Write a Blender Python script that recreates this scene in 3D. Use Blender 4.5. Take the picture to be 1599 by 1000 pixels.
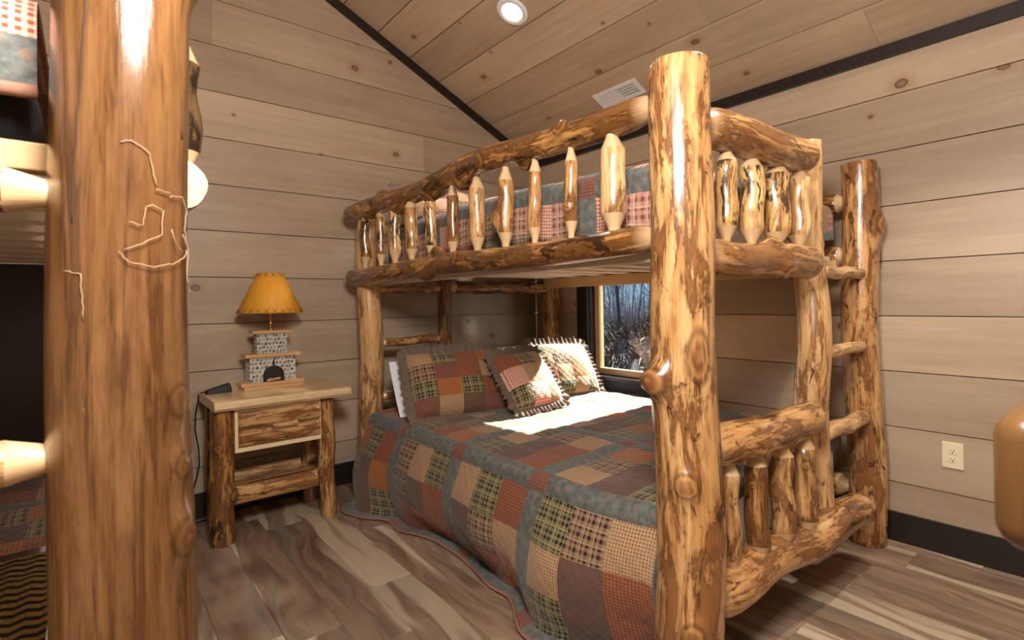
import bpy, math, random
from mathutils import Vector, Matrix, noise
rnd = random.Random(7)
for o in list(bpy.data.objects): bpy.data.objects.remove(o)
scene = bpy.context.scene
COL = scene.collection
# ------------------------------------------------------------------ camera
CAM = Vector((-2.9465, -3.3042, 1.15))
yaw, pitch, roll, FPX = 0.682101, 0.005579, -0.0162165, 813.676
fw = Vector((math.sin(yaw)*math.cos(pitch), math.cos(yaw)*math.cos(pitch), math.sin(pitch)))
rt = Vector((math.cos(yaw), -math.sin(yaw), 0)); up = rt.cross(fw)
rt2 = rt*math.cos(roll)+up*math.sin(roll); up2 = -rt*math.sin(roll)+up*math.cos(roll)
cd = bpy.data.cameras.new('camera'); cam = bpy.data.objects.new('camera', cd); COL.objects.link(cam)
M3 = Matrix((rt2, up2, -fw)).transposed()
cam.matrix_world = Matrix.Translation(CAM) @ M3.to_4x4()
cd.sensor_width = 36.0; cd.lens = FPX/1599*36; cd.shift_y = -(500-467.635)/1599
cd.clip_start = 0.02; cd.clip_end = 500
cd.dof.use_dof = True; cd.dof.focus_distance = 2.4; cd.dof.aperture_fstop = 6.0
scene.camera = cam
# ------------------------------------------------------------------ world, sun, lamps, exposure
vs = scene.view_settings
vs.view_transform = 'Standard'; vs.look = 'None'; vs.gamma = 1.0; vs.exposure = 0.18; vs.use_curve_mapping = False
world = bpy.data.worlds.new('sky_world'); scene.world = world; world.use_nodes = True
wn = world.node_tree.nodes; wl = world.node_tree.links
bgn = wn['Background']
tc = wn.new('ShaderNodeTexCoord'); sx = wn.new('ShaderNodeSeparateXYZ'); cr = wn.new('ShaderNodeValToRGB')
wl.new(tc.outputs['Generated'], sx.inputs[0]); wl.new(sx.outputs[2], cr.inputs[0]); wl.new(cr.outputs[0], bgn.inputs['Color'])
cr.color_ramp.elements[0].position = 0.0; cr.color_ramp.elements[0].color = (0.36, 0.54, 0.72, 1)
cr.color_ramp.elements[1].position = 0.5; cr.color_ramp.elements[1].color = (0.07, 0.19, 0.46, 1)
e_ = cr.color_ramp.elements.new(0.12); e_.color = (0.22, 0.42, 0.68, 1)
bgn.inputs['Strength'].default_value = 1.0
def light(name, kind, loc, energy, color=(1, 1, 1), **kw):
    d = bpy.data.lights.new(name, kind); d.energy = energy; d.color = color
    for k, v in kw.items(): setattr(d, k, v)
    o = bpy.data.objects.new(name, d); o.location = loc; COL.objects.link(o); return o
sun = light('sun', 'SUN', (6, -1, 4), 52.0, (1.0, 0.95, 0.86), angle=math.radians(0.6))
SUND = Vector((-math.cos(math.radians(28)), 0.0, -math.sin(math.radians(28))))
sun.rotation_euler = SUND.to_track_quat('-Z', 'Y').to_euler()
WARM = (1.0, 0.95, 0.88)
light('room_lamp', 'POINT', (-2.75, -3.08, 1.91), 165, (1.0, 0.965, 0.92), shadow_soft_size=0.2)
SPOTS = [(-1.045, -1.008), (-1.045, -2.95), (-3.9, -1.0), (-3.9, -3.0)]
def ceil_z(x): return 2.335 + 0.463*(-x if x > -2.6 else 5.2+x)
for i, (x, y) in enumerate(SPOTS):
    l = light('downlight_lamp', 'SPOT', (x, y, ceil_z(x)-0.06), 120 if i else 95, WARM, spot_size=math.radians(96), spot_blend=0.6, shadow_soft_size=0.05)
# ------------------------------------------------------------------ helpers
def tag(o, label=None, cat=None, group=None, kind=None):
    if label: o['label'] = label
    if cat: o['category'] = cat
    if group: o['group'] = group
    if kind: o['kind'] = kind
    return o
def empty(name, loc, label=None, cat=None, group=None, kind=None):
    o = bpy.data.objects.new(name, None); o.location = loc; o.empty_display_size = 0.1
    COL.objects.link(o); tag(o, label, cat, group, kind); return o
def mk(name, vs_, fs, mat, parent=None, smooth=False, attrs=None, loc=None):
    """one mesh object; verts given in world space (parents only translate)"""
    off = parent_off(parent)
    if loc is not None: off = off + 0*off
    me = bpy.data.meshes.new(name)
    me.from_pydata([(v[0]-off[0], v[1]-off[1], v[2]-off[2]) for v in vs_], [], fs)
    if mat: me.materials.append(mat)
    if smooth: me.polygons.foreach_set('use_smooth', [True]*len(me.polygons))
    if attrs:
        for k, (typ, data) in attrs.items():
            a = me.attributes.new(k, typ, 'POINT')
            if typ == 'FLOAT_VECTOR': a.data.foreach_set('vector', [c for v in data for c in v])
            else: a.data.foreach_set('value', data)
    me.update()
    o = bpy.data.objects.new(name, me); COL.objects.link(o)
    if parent: o.parent = parent
    return o
def parent_off(p):
    v = Vector((0, 0, 0))
    while p is not None:
        v += p.location; p = p.parent
    return v
BOXF = [(0, 3, 2, 1), (4, 5, 6, 7), (0, 1, 5, 4), (1, 2, 6, 5), (2, 3, 7, 6), (3, 0, 4, 7)]
def boxv(x0, x1, y0, y1, z0, z1):
    return [(x0, y0, z0), (x1, y0, z0), (x1, y1, z0), (x0, y1, z0), (x0, y0, z1), (x1, y0, z1), (x1, y1, z1), (x0, y1, z1)]
def box(name, x0, x1, y0, y1, z0, z1, mat, parent=None, bevel=0):
    x0, x1 = min(x0, x1), max(x0, x1); y0, y1 = min(y0, y1), max(y0, y1); z0, z1 = min(z0, z1), max(z0, z1)
    o = mk(name, boxv(x0, x1, y0, y1, z0, z1), BOXF, mat, parent)
    if bevel:
        m = o.modifiers.new('bevel', 'BEVEL'); m.width = bevel; m.segments = 3
    return o
def prism(name, poly, axis, a0, a1, mat, parent=None):
    """polygon in 2D extruded along axis ('x','y','z')"""
    def P(p, a):
        return (a, p[0], p[1]) if axis == 'x' else (p[0], a, p[1]) if axis == 'y' else (p[0], p[1], a)
    n = len(poly)
    v = [P(p, a0) for p in poly]+[P(p, a1) for p in poly]
    f = [tuple(range(n)), tuple(range(2*n-1, n-1, -1))]+[(i, i+n, (i+1) % n+n, (i+1) % n) for i in range(n)]
    o = mk(name, v, f, mat, parent)
    import bmesh
    bm = bmesh.new(); bm.from_mesh(o.data); bmesh.ops.recalc_face_normals(bm, faces=bm.faces); bm.to_mesh(o.data); bm.free()
    return o
def tube(name, pts, r, mat, parent=None, n=6, closed=False):
    pts = [Vector(p) for p in pts]; vs_ = []; fs = []; m = len(pts)
    for i, p in enumerate(pts):
        a = pts[max(0, i-1)]; b = pts[min(m-1, i+1)]
        d = (b-a).normalized() if (b-a).length > 1e-9 else Vector((0, 0, 1))
        s = d.orthogonal().normalized() if abs(d.z) > 0.9 else d.cross(Vector((0, 0, 1))).normalized()
        t = d.cross(s); rr = r[i] if isinstance(r, (list, tuple)) else r
        for k in range(n):
            a_ = 2*math.pi*k/n; vs_.append(p+(s*math.cos(a_)+t*math.sin(a_))*rr)
    for i in range(m-1):
        for k in range(n):
            fs.append((i*n+k, i*n+(k+1) % n, (i+1)*n+(k+1) % n, (i+1)*n+k))
    fs.append(tuple(range(n-1, -1, -1))); fs.append(tuple(range((m-1)*n, m*n)))
    return mk(name, vs_, fs, mat, parent, smooth=True)
def lathe(name, prof, c, mat, parent=None, n=32, capb=True, capt=True):
    vs_ = []; fs = []
    for r, z in prof:
        for k in range(n):
            a = 2*math.pi*k/n; vs_.append((c[0]+r*math.cos(a), c[1]+r*math.sin(a), c[2]+z))
    for i in range(len(prof)-1):
        for k in range(n): fs.append((i*n+k, i*n+(k+1) % n, (i+1)*n+(k+1) % n, (i+1)*n+k))
    if capb: fs.append(tuple(range(n-1, -1, -1)))
    if capt: fs.append(tuple(range((len(prof)-1)*n, len(prof)*n)))
    return mk(name, vs_, fs, mat, parent, smooth=True)
# ------------------------------------------------------------------ material helpers
def srgb(r, g, b):
    f = lambda c: (c/255/12.92) if c/255 <= 0.04045 else ((c/255+0.055)/1.055)**2.4
    return (f(r), f(g), f(b), 1)
class NT:
    def __init__(s, name, rough=0.5, spec=0.5):
        s.m = bpy.data.materials.new(name); s.m.use_nodes = True; s.t = s.m.node_tree
        s.b = s.t.nodes['Principled BSDF']; s.b.inputs['Roughness'].default_value = rough
        s.b.inputs['Specular IOR Level'].default_value = spec
    def lk(s, a, b): s.t.links.new(a, b)
    def set(s, inp, v):
        if hasattr(v, 'default_value') or isinstance(v, bpy.types.NodeSocket): s.lk(v, inp)
        else: inp.default_value = v
    def math(s, op, a, b=0.0, c=None, clamp=False):
        n = s.t.nodes.new('ShaderNodeMath'); n.operation = op; n.use_clamp = clamp
        s.set(n.inputs[0], a); s.set(n.inputs[1], b)
        if c is not None: s.set(n.inputs[2], c)
        return n.outputs[0]
    def vmath(s, op, a, b):
        n = s.t.nodes.new('ShaderNodeVectorMath'); n.operation = op; s.set(n.inputs[0], a); s.set(n.inputs[1], b); return n.outputs[0]
    def mix(s, f, a, b, mode='MIX'):
        n = s.t.nodes.new('ShaderNodeMix'); n.data_type = 'RGBA'; n.blend_type = mode
        s.set(n.inputs[0], f); s.set(n.inputs[6], a); s.set(n.inputs[7], b); return n.outputs[2]
    def noise(s, vec, scale=1, detail=3, rough=0.5, dist=0.0, col=False):
        n = s.t.nodes.new('ShaderNodeTexNoise'); s.set(n.inputs['Vector'], vec)
        n.inputs['Scale'].default_value = scale; n.inputs['Detail'].default_value = detail
        n.inputs['Roughness'].default_value = rough; n.inputs['Distortion'].default_value = dist
        return n.outputs['Color' if col else 'Fac']
    def vor(s, vec, scale=1, rand=1.0):
        n = s.t.nodes.new('ShaderNodeTexVoronoi'); n.voronoi_dimensions = '2D'; s.set(n.inputs['Vector'], vec); n.inputs['Scale'].default_value = scale
        n.inputs['Randomness'].default_value = rand; return n
    def ss(s, x, a, b):
        n = s.t.nodes.new('ShaderNodeMapRange'); n.interpolation_type = 'SMOOTHSTEP'
        s.set(n.inputs[0], x); n.inputs[1].default_value = a; n.inputs[2].default_value = b; return n.outputs[0]
    def attr(s, name, out='Vector'):
        n = s.t.nodes.new('ShaderNodeAttribute'); n.attribute_name = name; return n.outputs[out]
    def objco(s):
        n = s.t.nodes.new('ShaderNodeTexCoord'); return n.outputs['Object']
    def rand(s):
        n = s.t.nodes.new('ShaderNodeObjectInfo'); return n.outputs['Random']
    def comb(s, x, y, z):
        n = s.t.nodes.new('ShaderNodeCombineXYZ'); s.set(n.inputs[0], x); s.set(n.inputs[1], y); s.set(n.inputs[2], z); return n.outputs[0]
    def sep(s, v):
        n = s.t.nodes.new('ShaderNodeSeparateXYZ'); s.lk(v, n.inputs[0]); return n.outputs
    def bump(s, h, strength=0.2, dist=0.01):
        n = s.t.nodes.new('ShaderNodeBump'); n.inputs['Strength'].default_value = strength; n.inputs['Distance'].default_value = dist
        s.lk(h, n.inputs['Height']); s.lk(n.outputs[0], s.b.inputs['Normal'])
    def col(s, c): s.set(s.b.inputs['Base Color'], c)
def plain(name, c, rough=0.5, metal=0.0, var=0.08, scale=30):
    t = NT(name, rough); t.b.inputs['Metallic'].default_value = metal
    n = t.noise(t.objco(), scale, 3); d = (c[0]*(1-var*2), c[1]*(1-var*2), c[2]*(1-var*2), 1)
    t.col(t.mix(n, d, c)); return t.m
def mk_plank(name, c_lo, c_hi, knots=0.14, rough=0.5, warm=srgb(150, 105, 70), vary=0.25):
    """stained pine board, local x = length, y = width"""
    t = NT(name, rough, 0.3); co = t.objco(); r = t.rand()
    off = t.comb(t.math('MULTIPLY', r, 37.0), t.math('MULTIPLY', r, 91.0), t.math('MULTIPLY', r, 13.0))
    p = t.vmath('ADD', co, off)
    g1 = t.noise(t.vmath('MULTIPLY', p, (1.6, 26, 1)), 1, 5, 0.6, 0.4)
    g2 = t.noise(t.vmath('MULTIPLY', p, (1.0, 3.0, 1)), 1, 3)
    f = t.math('ADD', t.math('MULTIPLY', g1, 0.42), t.math('MULTIPLY', g2, 0.58))
    c = t.mix(t.ss(f, 0.3, 0.7), c_lo, c_hi)
    tone = t.math('ADD', t.math('MULTIPLY', r, vary), 1-vary/2)
    c = t.mix(1.0, c, t.comb(tone, tone, tone), 'MULTIPLY')
    vec = t.vmath('MULTIPLY', p, (4.0, 5.2, 0)); v = t.vor(vec, 1)
    wob = t.noise(t.vmath('MULTIPLY', p, (25, 40, 1)), 1, 2)
    d = t.math('ADD', v.outputs['Distance'], t.math('MULTIPLY', t.math('SUBTRACT', wob, 0.5), 0.05))
    cs = t.sep(v.outputs['Color'])
    on = t.math('LESS_THAN', cs[0], knots)
    size = t.math('ADD', t.math('MULTIPLY', cs[1], 0.075), 0.03)
    q = t.math('DIVIDE', d, size)
    core = t.math('MULTIPLY', t.math('SUBTRACT', 1.0, t.ss(q, 0.75, 1.1)), on)
    halo = t.math('MULTIPLY', t.math('SUBTRACT', 1.0, t.ss(q, 1.0, 3.2)), on)
    ring = t.math('MULTIPLY', t.math('MULTIPLY', t.ss(q, 0.55, 0.85), t.math('SUBTRACT', 1.0, t.ss(q, 0.95, 1.2))), on)
    c = t.mix(t.math('MULTIPLY', halo, 0.35), c, warm)
    c = t.mix(t.math('MULTIPLY', core, 0.7), c, srgb(112, 78, 54))
    c = t.mix(t.math('MULTIPLY', ring, 0.6), c, srgb(58, 38, 26))
    t.col(c); t.bump(g1, 0.08, 0.004)
    return t.m
def mk_log(name, light_, mid, brown, dark, th1=0.485, th3=0.585, rough=0.2, str_=1.0, s1=(16, 16, 4.5)):
    t = NT(name, rough, 0.5); lc = t.attr('lc')
    g = t.noise(t.vmath('MULTIPLY', lc, (70, 70, 5)), 1, 6, 0.7)
    n1 = t.noise(t.vmath('MULTIPLY', lc, s1), 1, 7, 0.68, 0.7)
    n2 = t.noise(t.vmath('MULTIPLY', t.vmath('ADD', lc, (2, 11, 4)), (34, 34, 9)), 1, 5, 0.65, 0.5)
    n3 = t.noise(t.vmath('MULTIPLY', t.vmath('ADD', lc, (5, 3, 9)), (15, 15, 5.5)), 1, 7, 0.7, 0.9)
    soft = t.noise(t.vmath('MULTIPLY', t.vmath('ADD', lc, (1, 8, 2)), (9, 9, 1.3)), 1, 3)
    p = t.math('ADD', t.math('MULTIPLY', n1, 0.75), t.math('MULTIPLY', g, 0.25))
    c = t.mix(t.ss(g, 0.34, 0.66), light_, mid)
    c = t.mix(t.math('MULTIPLY', t.ss(soft, 0.40, 0.62), 0.62*str_), c, mid)
    c = t.mix(t.math('MULTIPLY', t.ss(n2, 0.5, 0.68), 0.5*str_), c, brown)
    c = t.mix(t.math('MULTIPLY', t.ss(p, th1-0.05, th1+0.07), 0.78*str_), c, brown)
    rim = t.math('MULTIPLY', t.ss(p, th1+0.02, th1+0.045), t.math('SUBTRACT', 1.0, t.ss(p, th1+0.05, th1+0.09)))
    c = t.mix(t.math('MULTIPLY', rim, 0.5*str_), c, dark)
    c = t.mix(t.math('MULTIPLY', t.ss(n3, th3, th3+0.06), 0.9*str_), c, dark)
    kd = t.attr('kd', 'Fac')
    rings = t.math('MULTIPLY', t.math('ADD', t.math('SINE', t.math('MULTIPLY', kd, 10.0)), 1.0), 0.5)
    kc = t.mix(rings, brown, mid)
    c = t.mix(t.math('MULTIPLY', t.math('SUBTRACT', 1.0, t.ss(kd, 0.7, 1.1)), 0.6), c, kc)
    edge = t.math('MULTIPLY', t.ss(kd, 0.75, 1.0), t.math('SUBTRACT', 1.0, t.ss(kd, 1.0, 1.3)))
    c = t.mix(t.math('MULTIPLY', edge, 0.5), c, dark)
    pale = t.attr('pale', 'Fac')
    pc = t.mix(t.noise(t.vmath('MULTIPLY', lc, (60, 60, 14)), 1, 3), srgb(190, 152, 108), srgb(214, 184, 142))
    c = t.mix(pale, c, pc); t.col(c)
    t.b.inputs['Coat Weight'].default_value = 0.35; t.b.inputs['Coat Roughness'].default_value = 0.12
    h = t.math('ADD', g, t.math('MULTIPLY', n1, 0.6)); t.bump(h, 0.22, 0.006)
    return t.m
def mk_fabric(name, a, b, c3=None, period=0.02, line=None, lp=0.045, rough=0.9, fine=True):
    """woven check: a ground, b stripe, darkest where stripes cross; optional thin line colour"""
    t = NT(name, rough, 0.1); uv = t.attr('fc'); s = t.sep(uv)
    def sq(x, p, w=0.5): return t.math('LESS_THAN', t.math('FRACT', t.math('DIVIDE', x, p)), w)
    if b is not None:
        su = sq(s[0], period); sv = sq(s[1], period)
        f = t.math('MULTIPLY', t.math('ADD', su, sv), 0.5); c = t.mix(f, a, b)
        if c3 is not None: c = t.mix(t.math('MULTIPLY', su, sv), c, c3)
        if line is not None:
            lu = sq(s[0], lp, 0.1); lv = sq(s[1], lp, 0.1)
            c = t.mix(t.math('MULTIPLY', t.math('MAXIMUM', lu, lv), 0.75), c, line)
    else:
        n = t.noise(uv, 38, 3, 0.6); c = t.mix(t.ss(n, 0.35, 0.65), a, c3)
        v = t.vor(uv, 26); fl = t.math('LESS_THAN', v.outputs['Distance'], 0.22)
        on = t.math('LESS_THAN', t.sep(v.outputs['Color'])[0], 0.4)
        c = t.mix(t.math('MULTIPLY', t.math('MULTIPLY', fl, on), 0.4), c, srgb(140, 92, 72))
    t.col(c)
    w = t.noise(uv, 60, 3, 0.6)
    qx = t.math('ABSOLUTE', t.math('SINE', t.math('MULTIPLY', t.math('ADD', s[0], s[1]), 62.0)))
    qy = t.math('ABSOLUTE', t.math('SINE', t.math('MULTIPLY', t.math('SUBTRACT', s[0], s[1]), 62.0)))
    q = t.math('POWER', t.math('MULTIPLY', qx, qy), 0.4)
    t.bump(t.math('ADD', t.math('MULTIPLY', w, 0.6), q), 0.35, 0.006)
    t.b.inputs['Sheen Weight'].default_value = 0.15
    return t.m
M = {}
M['wall'] = mk_plank('stained_pine_wall', srgb(156, 134, 111), srgb(180, 159, 135), 0.13, 0.42)
M['ceil'] = mk_plank('stained_pine_ceiling', srgb(164, 140, 114), srgb(188, 165, 138), 0.2, 0.45)
M['back'] = plain('dark_backing_wood', srgb(84, 64, 50), 0.8)  # dark brown backing behind the boards, visible through their gaps
M['log'] = mk_log('peeled_log_honey', srgb(206, 165, 112), srgb(174, 125, 73), srgb(114, 67, 32), srgb(54, 29, 14))
M['logd'] = mk_log('peeled_log_brown', srgb(184, 136, 78), srgb(146, 98, 50), srgb(92, 54, 25), srgb(42, 23, 11), 0.45, 0.55)
M['logl'] = mk_log('peeled_log_pale', srgb(216, 180, 130), srgb(188, 144, 94), srgb(130, 82, 43), srgb(52, 31, 19), 0.52, 0.61)
M['logb'] = mk_log('peeled_log_blackpatch', srgb(226, 190, 134), srgb(204, 156, 94), srgb(140, 90, 46), srgb(34, 24, 20), 0.52, 0.50)
M['logfg'] = mk_log('streaky_log_amber', srgb(112, 78, 46), srgb(88, 57, 30), srgb(62, 36, 17), srgb(40, 22, 9), 0.53, 0.68, 0.16, 0.8, (30, 30, 1.6))
M['logk'] = mk_log('dark_bark_log', srgb(120, 92, 60), srgb(84, 60, 38), srgb(50, 33, 20), srgb(24, 17, 12), 0.45, 0.47)
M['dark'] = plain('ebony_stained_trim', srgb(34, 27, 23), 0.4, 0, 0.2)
M['tanframe'] = plain('tan_window_frame', srgb(196, 160, 112), 0.4)
M['cream'] = plain('cream_pine', srgb(228, 200, 158), 0.4, 0, 0.06)
M['slat'] = plain('pale_slat_board', srgb(232, 220, 198), 0.5)
M['white'] = plain('white_sheet', srgb(225, 226, 232), 0.85, 0, 0.03)
M['whitemetal'] = plain('white_enamel', srgb(226, 224, 220), 0.35, 0, 0.02)
M['black'] = plain('black_plastic', srgb(20, 19, 20), 0.4)
M['void'] = plain('dark_duct', srgb(40, 38, 36), 0.8)
M['ivory'] = plain('ivory_plastic', srgb(222, 210, 176), 0.35, 0, 0.02)
M['brass'] = plain('brass', srgb(214, 170, 80), 0.25, 1.0)
M['dkthread'] = plain('brown_lacing', srgb(110, 66, 24), 0.7)
M['carve'] = plain('pale_carved_line', srgb(160, 130, 96), 0.6)
M['crack'] = plain('dark_crack', srgb(58, 32, 14), 0.9)
M['grout'] = plain('light_mortar', srgb(196, 188, 174), 0.9)
t = NT('grey_fieldstone', 0.6); r = t.rand(); cc = t.noise(t.objco(), 90, 3)
t.col(t.mix(t.math('ADD', t.math('MULTIPLY', r, 0.7), t.math('MULTIPLY', cc, 0.3)), srgb(52, 50, 50), srgb(168, 162, 152))); M['stone'] = t.m
# fabrics
K = srgb
M['f_green'] = mk_fabric('green_check', K(120, 110, 80), K(48, 47, 34), K(26, 26, 18), 0.018, K(150, 132, 88), 0.054)
M['f_burg'] = mk_fabric('burgundy_plaid', K(136, 110, 84), K(84, 46, 42), K(44, 28, 28), 0.022, K(160, 138, 106), 0.044)
M['f_tan'] = mk_fabric('tan_check', K(170, 140, 106), K(142, 108, 78), K(118, 84, 60), 0.010)
M['f_rust'] = mk_fabric('rust_check', K(140, 86, 60), K(116, 66, 44), K(94, 52, 36), 0.011)
M['f_orange'] = mk_fabric('orange_check', K(166, 106, 60), K(132, 76, 40), K(98, 58, 34), 0.010)
M['f_brown'] = mk_fabric('brown_fine_check', K(110, 84, 70), K(82, 60, 50), K(64, 46, 40), 0.007)
M['f_pink'] = mk_fabric('pink_gingham', K(206, 172, 146), K(172, 102, 84), K(146, 70, 58), 0.013)
M['f_rose'] = mk_fabric('rose_plaid', K(176, 132, 112), K(142, 92, 80), K(112, 66, 60), 0.03, K(196, 168, 140), 0.06)
M['f_slate'] = mk_fabric('slate_floral', K(80, 82, 78), None, K(102, 103, 97))
M['f_cornr'] = mk_fabric('dull_red_check', K(128, 86, 70), K(104, 64, 54), K(86, 50, 44), 0.012)
M['hem'] = plain('hem_binding_brown', K(142, 98, 78), 0.9)
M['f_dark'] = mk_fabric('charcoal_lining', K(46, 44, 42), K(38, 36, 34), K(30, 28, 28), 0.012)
t = NT('ruffle_stripe', 0.9, 0.1); s_ = t.sep(t.attr('fc'))
t.col(t.mix(t.math('LESS_THAN', t.math('FRACT', t.math('MULTIPLY', s_[0], 62.0)), 0.42), K(92, 92, 86), K(116, 84, 64))); M['ruffle'] = t.m
t = NT('zigzag_blanket', 0.95, 0.05); s_ = t.sep(t.attr('fc'))
zz = t.math('MULTIPLY', t.math('PINGPONG', s_[0], 0.022), 0.55)
w_ = t.math('FRACT', t.math('DIVIDE', t.math('ADD', s_[1], zz), 0.036))
nn = t.noise(t.attr('fc'), 120, 3)
c = t.mix(t.math('LESS_THAN', w_, 0.55), K(34, 28, 22), K(168, 130, 76)); c = t.mix(t.math('MULTIPLY', nn, 0.6), c, K(70, 56, 38)); t.col(c)
t.bump(t.math('ADD', t.math('PINGPONG', w_, 0.5), nn), 0.8, 0.02); M['zig'] = t.m
# floor plank material: greige walnut with paler sapwood bands
t = NT('vinyl_plank_floor', 0.42, 0.35); co = t.objco(); r = t.rand()
p = t.vmath('ADD', co, t.comb(t.math('MULTIPLY', r, 53.0), t.math('MULTIPLY', r, 71.0), t.math('MULTIPLY', r, 17.0)))
wv = t.noise(t.vmath('MULTIPLY', p, (1.3, 4.0, 1)), 1, 2)
lat = t.vmath('ADD', t.vmath('MULTIPLY', p, (0.5, 7.5, 1)), t.comb(0.0, t.math('MULTIPLY', wv, 2.2), 0.0))
band = t.noise(lat, 1, 1.5, 0.5)
fig = t.noise(t.vmath('ADD', t.vmath('MULTIPLY', p, (2.2, 16, 1)), t.comb(0.0, t.math('MULTIPLY', wv, 7.0), 0.0)), 1, 4, 0.6, 0.7)
gr = t.noise(t.vmath('MULTIPLY', p, (3, 90, 1)), 1, 4, 0.6)
c = t.mix(t.ss(fig, 0.32, 0.68), K(108, 86, 68), K(146, 122, 100))
c = t.mix(t.math('MULTIPLY', t.ss(band, 0.54, 0.60), 0.85), c, K(180, 162, 138))
c = t.mix(t.math('MULTIPLY', t.ss(band, 0.40, 0.33), 0.35), c, K(132, 126, 112))
tone = t.math('ADD', t.math('MULTIPLY', r, 0.34), 0.80)
c = t.mix(1.0, c, t.comb(tone, tone, tone), 'MULTIPLY')
c = t.mix(t.math('MULTIPLY', t.ss(gr, 0.5, 0.75), 0.25), c, K(70, 54, 42)); t.col(c); t.bump(gr, 0.06, 0.003); M['floor'] = t.m
# ------------------------------------------------------------------ room shell
XL, YF = -4.7, -4.6
PT = 0.2607; Z1 = 0.274; TH = 0.016; GAP = 0.0022
floor = box('floor', XL, 0, YF, 0, -0.12, -0.014, M['back']); tag(floor, 'brown grey wood plank floor', kind='structure')
# floor planks: shared mesh, local x = length
def shared_box(name, L, W, T, mat, bev=0.0012):
    x, y = L/2, W/2
    v = [(-x, -y, -T), (x, -y, -T), (x, y, -T), (-x, y, -T), (-x, -y, -bev), (x, -y, -bev), (x, y, -bev), (-x, y, -bev),
         (-x+bev, -y+bev, 0), (x-bev, -y+bev, 0), (x-bev, y-bev, 0), (-x+bev, y-bev, 0)]
    f = [(0, 3, 2, 1), (8, 9, 10, 11)]
    for a in (0, 4):
        for i in range(4): f.append((a+i, a+(i+1) % 4, a+4+(i+1) % 4, a+4+i))
    me = bpy.data.meshes.new(name); me.from_pydata(v, [], f); me.materials.append(mat); return me
fm = {}
def floor_piece(x0, x1, y0, y1):
    L, W = round(y1-y0, 3), round(x1-x0, 3)
    if (L, W) not in fm: fm[(L, W)] = shared_box('floor_plank', L-0.0008, W-0.0008, 0.012, M['floor'])
    o = bpy.data.objects.new('floor_plank', fm[(L, W)]); COL.objects.link(o); o.parent = floor
    o.location = ((x0+x1)/2, (y0+y1)/2, 0.0); o.rotation_euler = (0, 0, math.pi/2)
PW, PL = 0.18, 1.22
joint = {11: -1.29, 13: -1.45, 12: -0.42, 10: -0.75}
for i in range(26):
    x1 = -0.09-PW*(i-1); x0 = x1-PW
    if i == 0: x1, x0 = 0, -0.09
    x0 = max(x0, XL)
    if x1 <= XL: break
    ph = joint.get(i, -rnd.random()*PL); ph = (ph % -PL)
    y = 0.0; e = ph if ph < -0.08 else ph-PL
    while y > YF+0.001:
        yn = max(e, YF)
        floor_piece(x0, x1, yn, y); y = yn; e -= PL
# wall planks
def wall_plank(parent, poly, axis, a0, a1, length_axis):
    """poly: outline on the wall plane (along, z); built with local x = length, y = height"""
    cx = sum(p[0] for p in poly)/len(poly); cz = sum(p[1] for p in poly)/len(poly); n = len(poly)
    v = [(p[0]-cx, p[1]-cz, 0) for p in poly]+[(p[0]-cx, p[1]-cz, TH) for p in poly]
    f = [tuple(range(n-1, -1, -1)), tuple(range(n, 2*n))]+[(i, (i+1) % n, (i+1) % n+n, i+n) for i in range(n)]
    me = bpy.data.meshes.new('wall_plank'); me.from_pydata(v, [], f); me.materials.append(M['wall'])
    o = bpy.data.objects.new('wall_plank', me); COL.objects.link(o); o.parent = parent
    if axis == 'back': o.matrix_local = Matrix(((1, 0, 0, cx), (0, 0, -1, TH+0.0), (0, 1, 0, cz), (0, 0, 0, 1)))
    if axis == 'front': o.matrix_local = Matrix(((-1, 0, 0, -cx), (0, 0, 1, YF-TH), (0, 1, 0, cz), (0, 0, 0, 1)))
    if axis == 'right': o.matrix_local = Matrix(((0, 0, -1, TH), (-1, 0, 0, -cx), (0, 1, 0, cz), (0, 0, 0, 1)))
    if axis == 'left': o.matrix_local = Matrix(((0, 0, 1, XL-TH), (1, 0, 0, cx), (0, 1, 0, cz), (0, 0, 0, 1)))
    return o
def clip_gable(x0, x1, z0, z1):
    """rectangle clipped below the two roof slopes"""
    poly = [(x0, z0), (x1, z0), (x1, z1), (x0, z1)]
    for a, b, cst in ((0.463, 1, 2.335), (-0.463, 1, 2.335+0.463*5.2)):
        out = []
        for i in range(len(poly)):
            p, q = poly[i], poly[(i+1) % len(poly)]
            fp = a*p[0]+b*p[1]-cst; fq = a*q[0]+b*q[1]-cst
            if fp <= 0: out.append(p)
            if fp*fq < 0:
                k = fp/(fp-fq); out.append((p[0]+(q[0]-p[0])*k, p[1]+(q[1]-p[1])*k))
        poly = out
        if len(poly) < 3: return None
    return poly
rows = [(0, Z1)]+[(Z1+PT*k, Z1+PT*(k+1)) for k in range(13)]
gab = [(XL, 0), (0, 0), (0, ceil_z(0)), (-2.6, ceil_z(-2.6)), (XL, ceil_z(XL))]
wall_back = prism('wall_back', gab, 'y', TH+0.001, 0.14, M['back']); tag(wall_back, 'greige stained pine plank gable wall behind nightstand', kind='structure')
wall_front = prism('wall_front', gab, 'y', YF-0.14, YF-TH-0.001, M['back']); tag(wall_front, 'plank gable wall behind the camera', kind='structure')
wall_left = box('wall_left', XL-0.14, XL-TH-0.001, YF, 0, 0, ceil_z(XL), M['back']); tag(wall_left, 'plank wall behind the left bunk', kind='structure')
seams = {7: [-0.72], 8: [-1.06], 3: [-3.0], 5: [-3.3], 10: [-2.4]}
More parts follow.
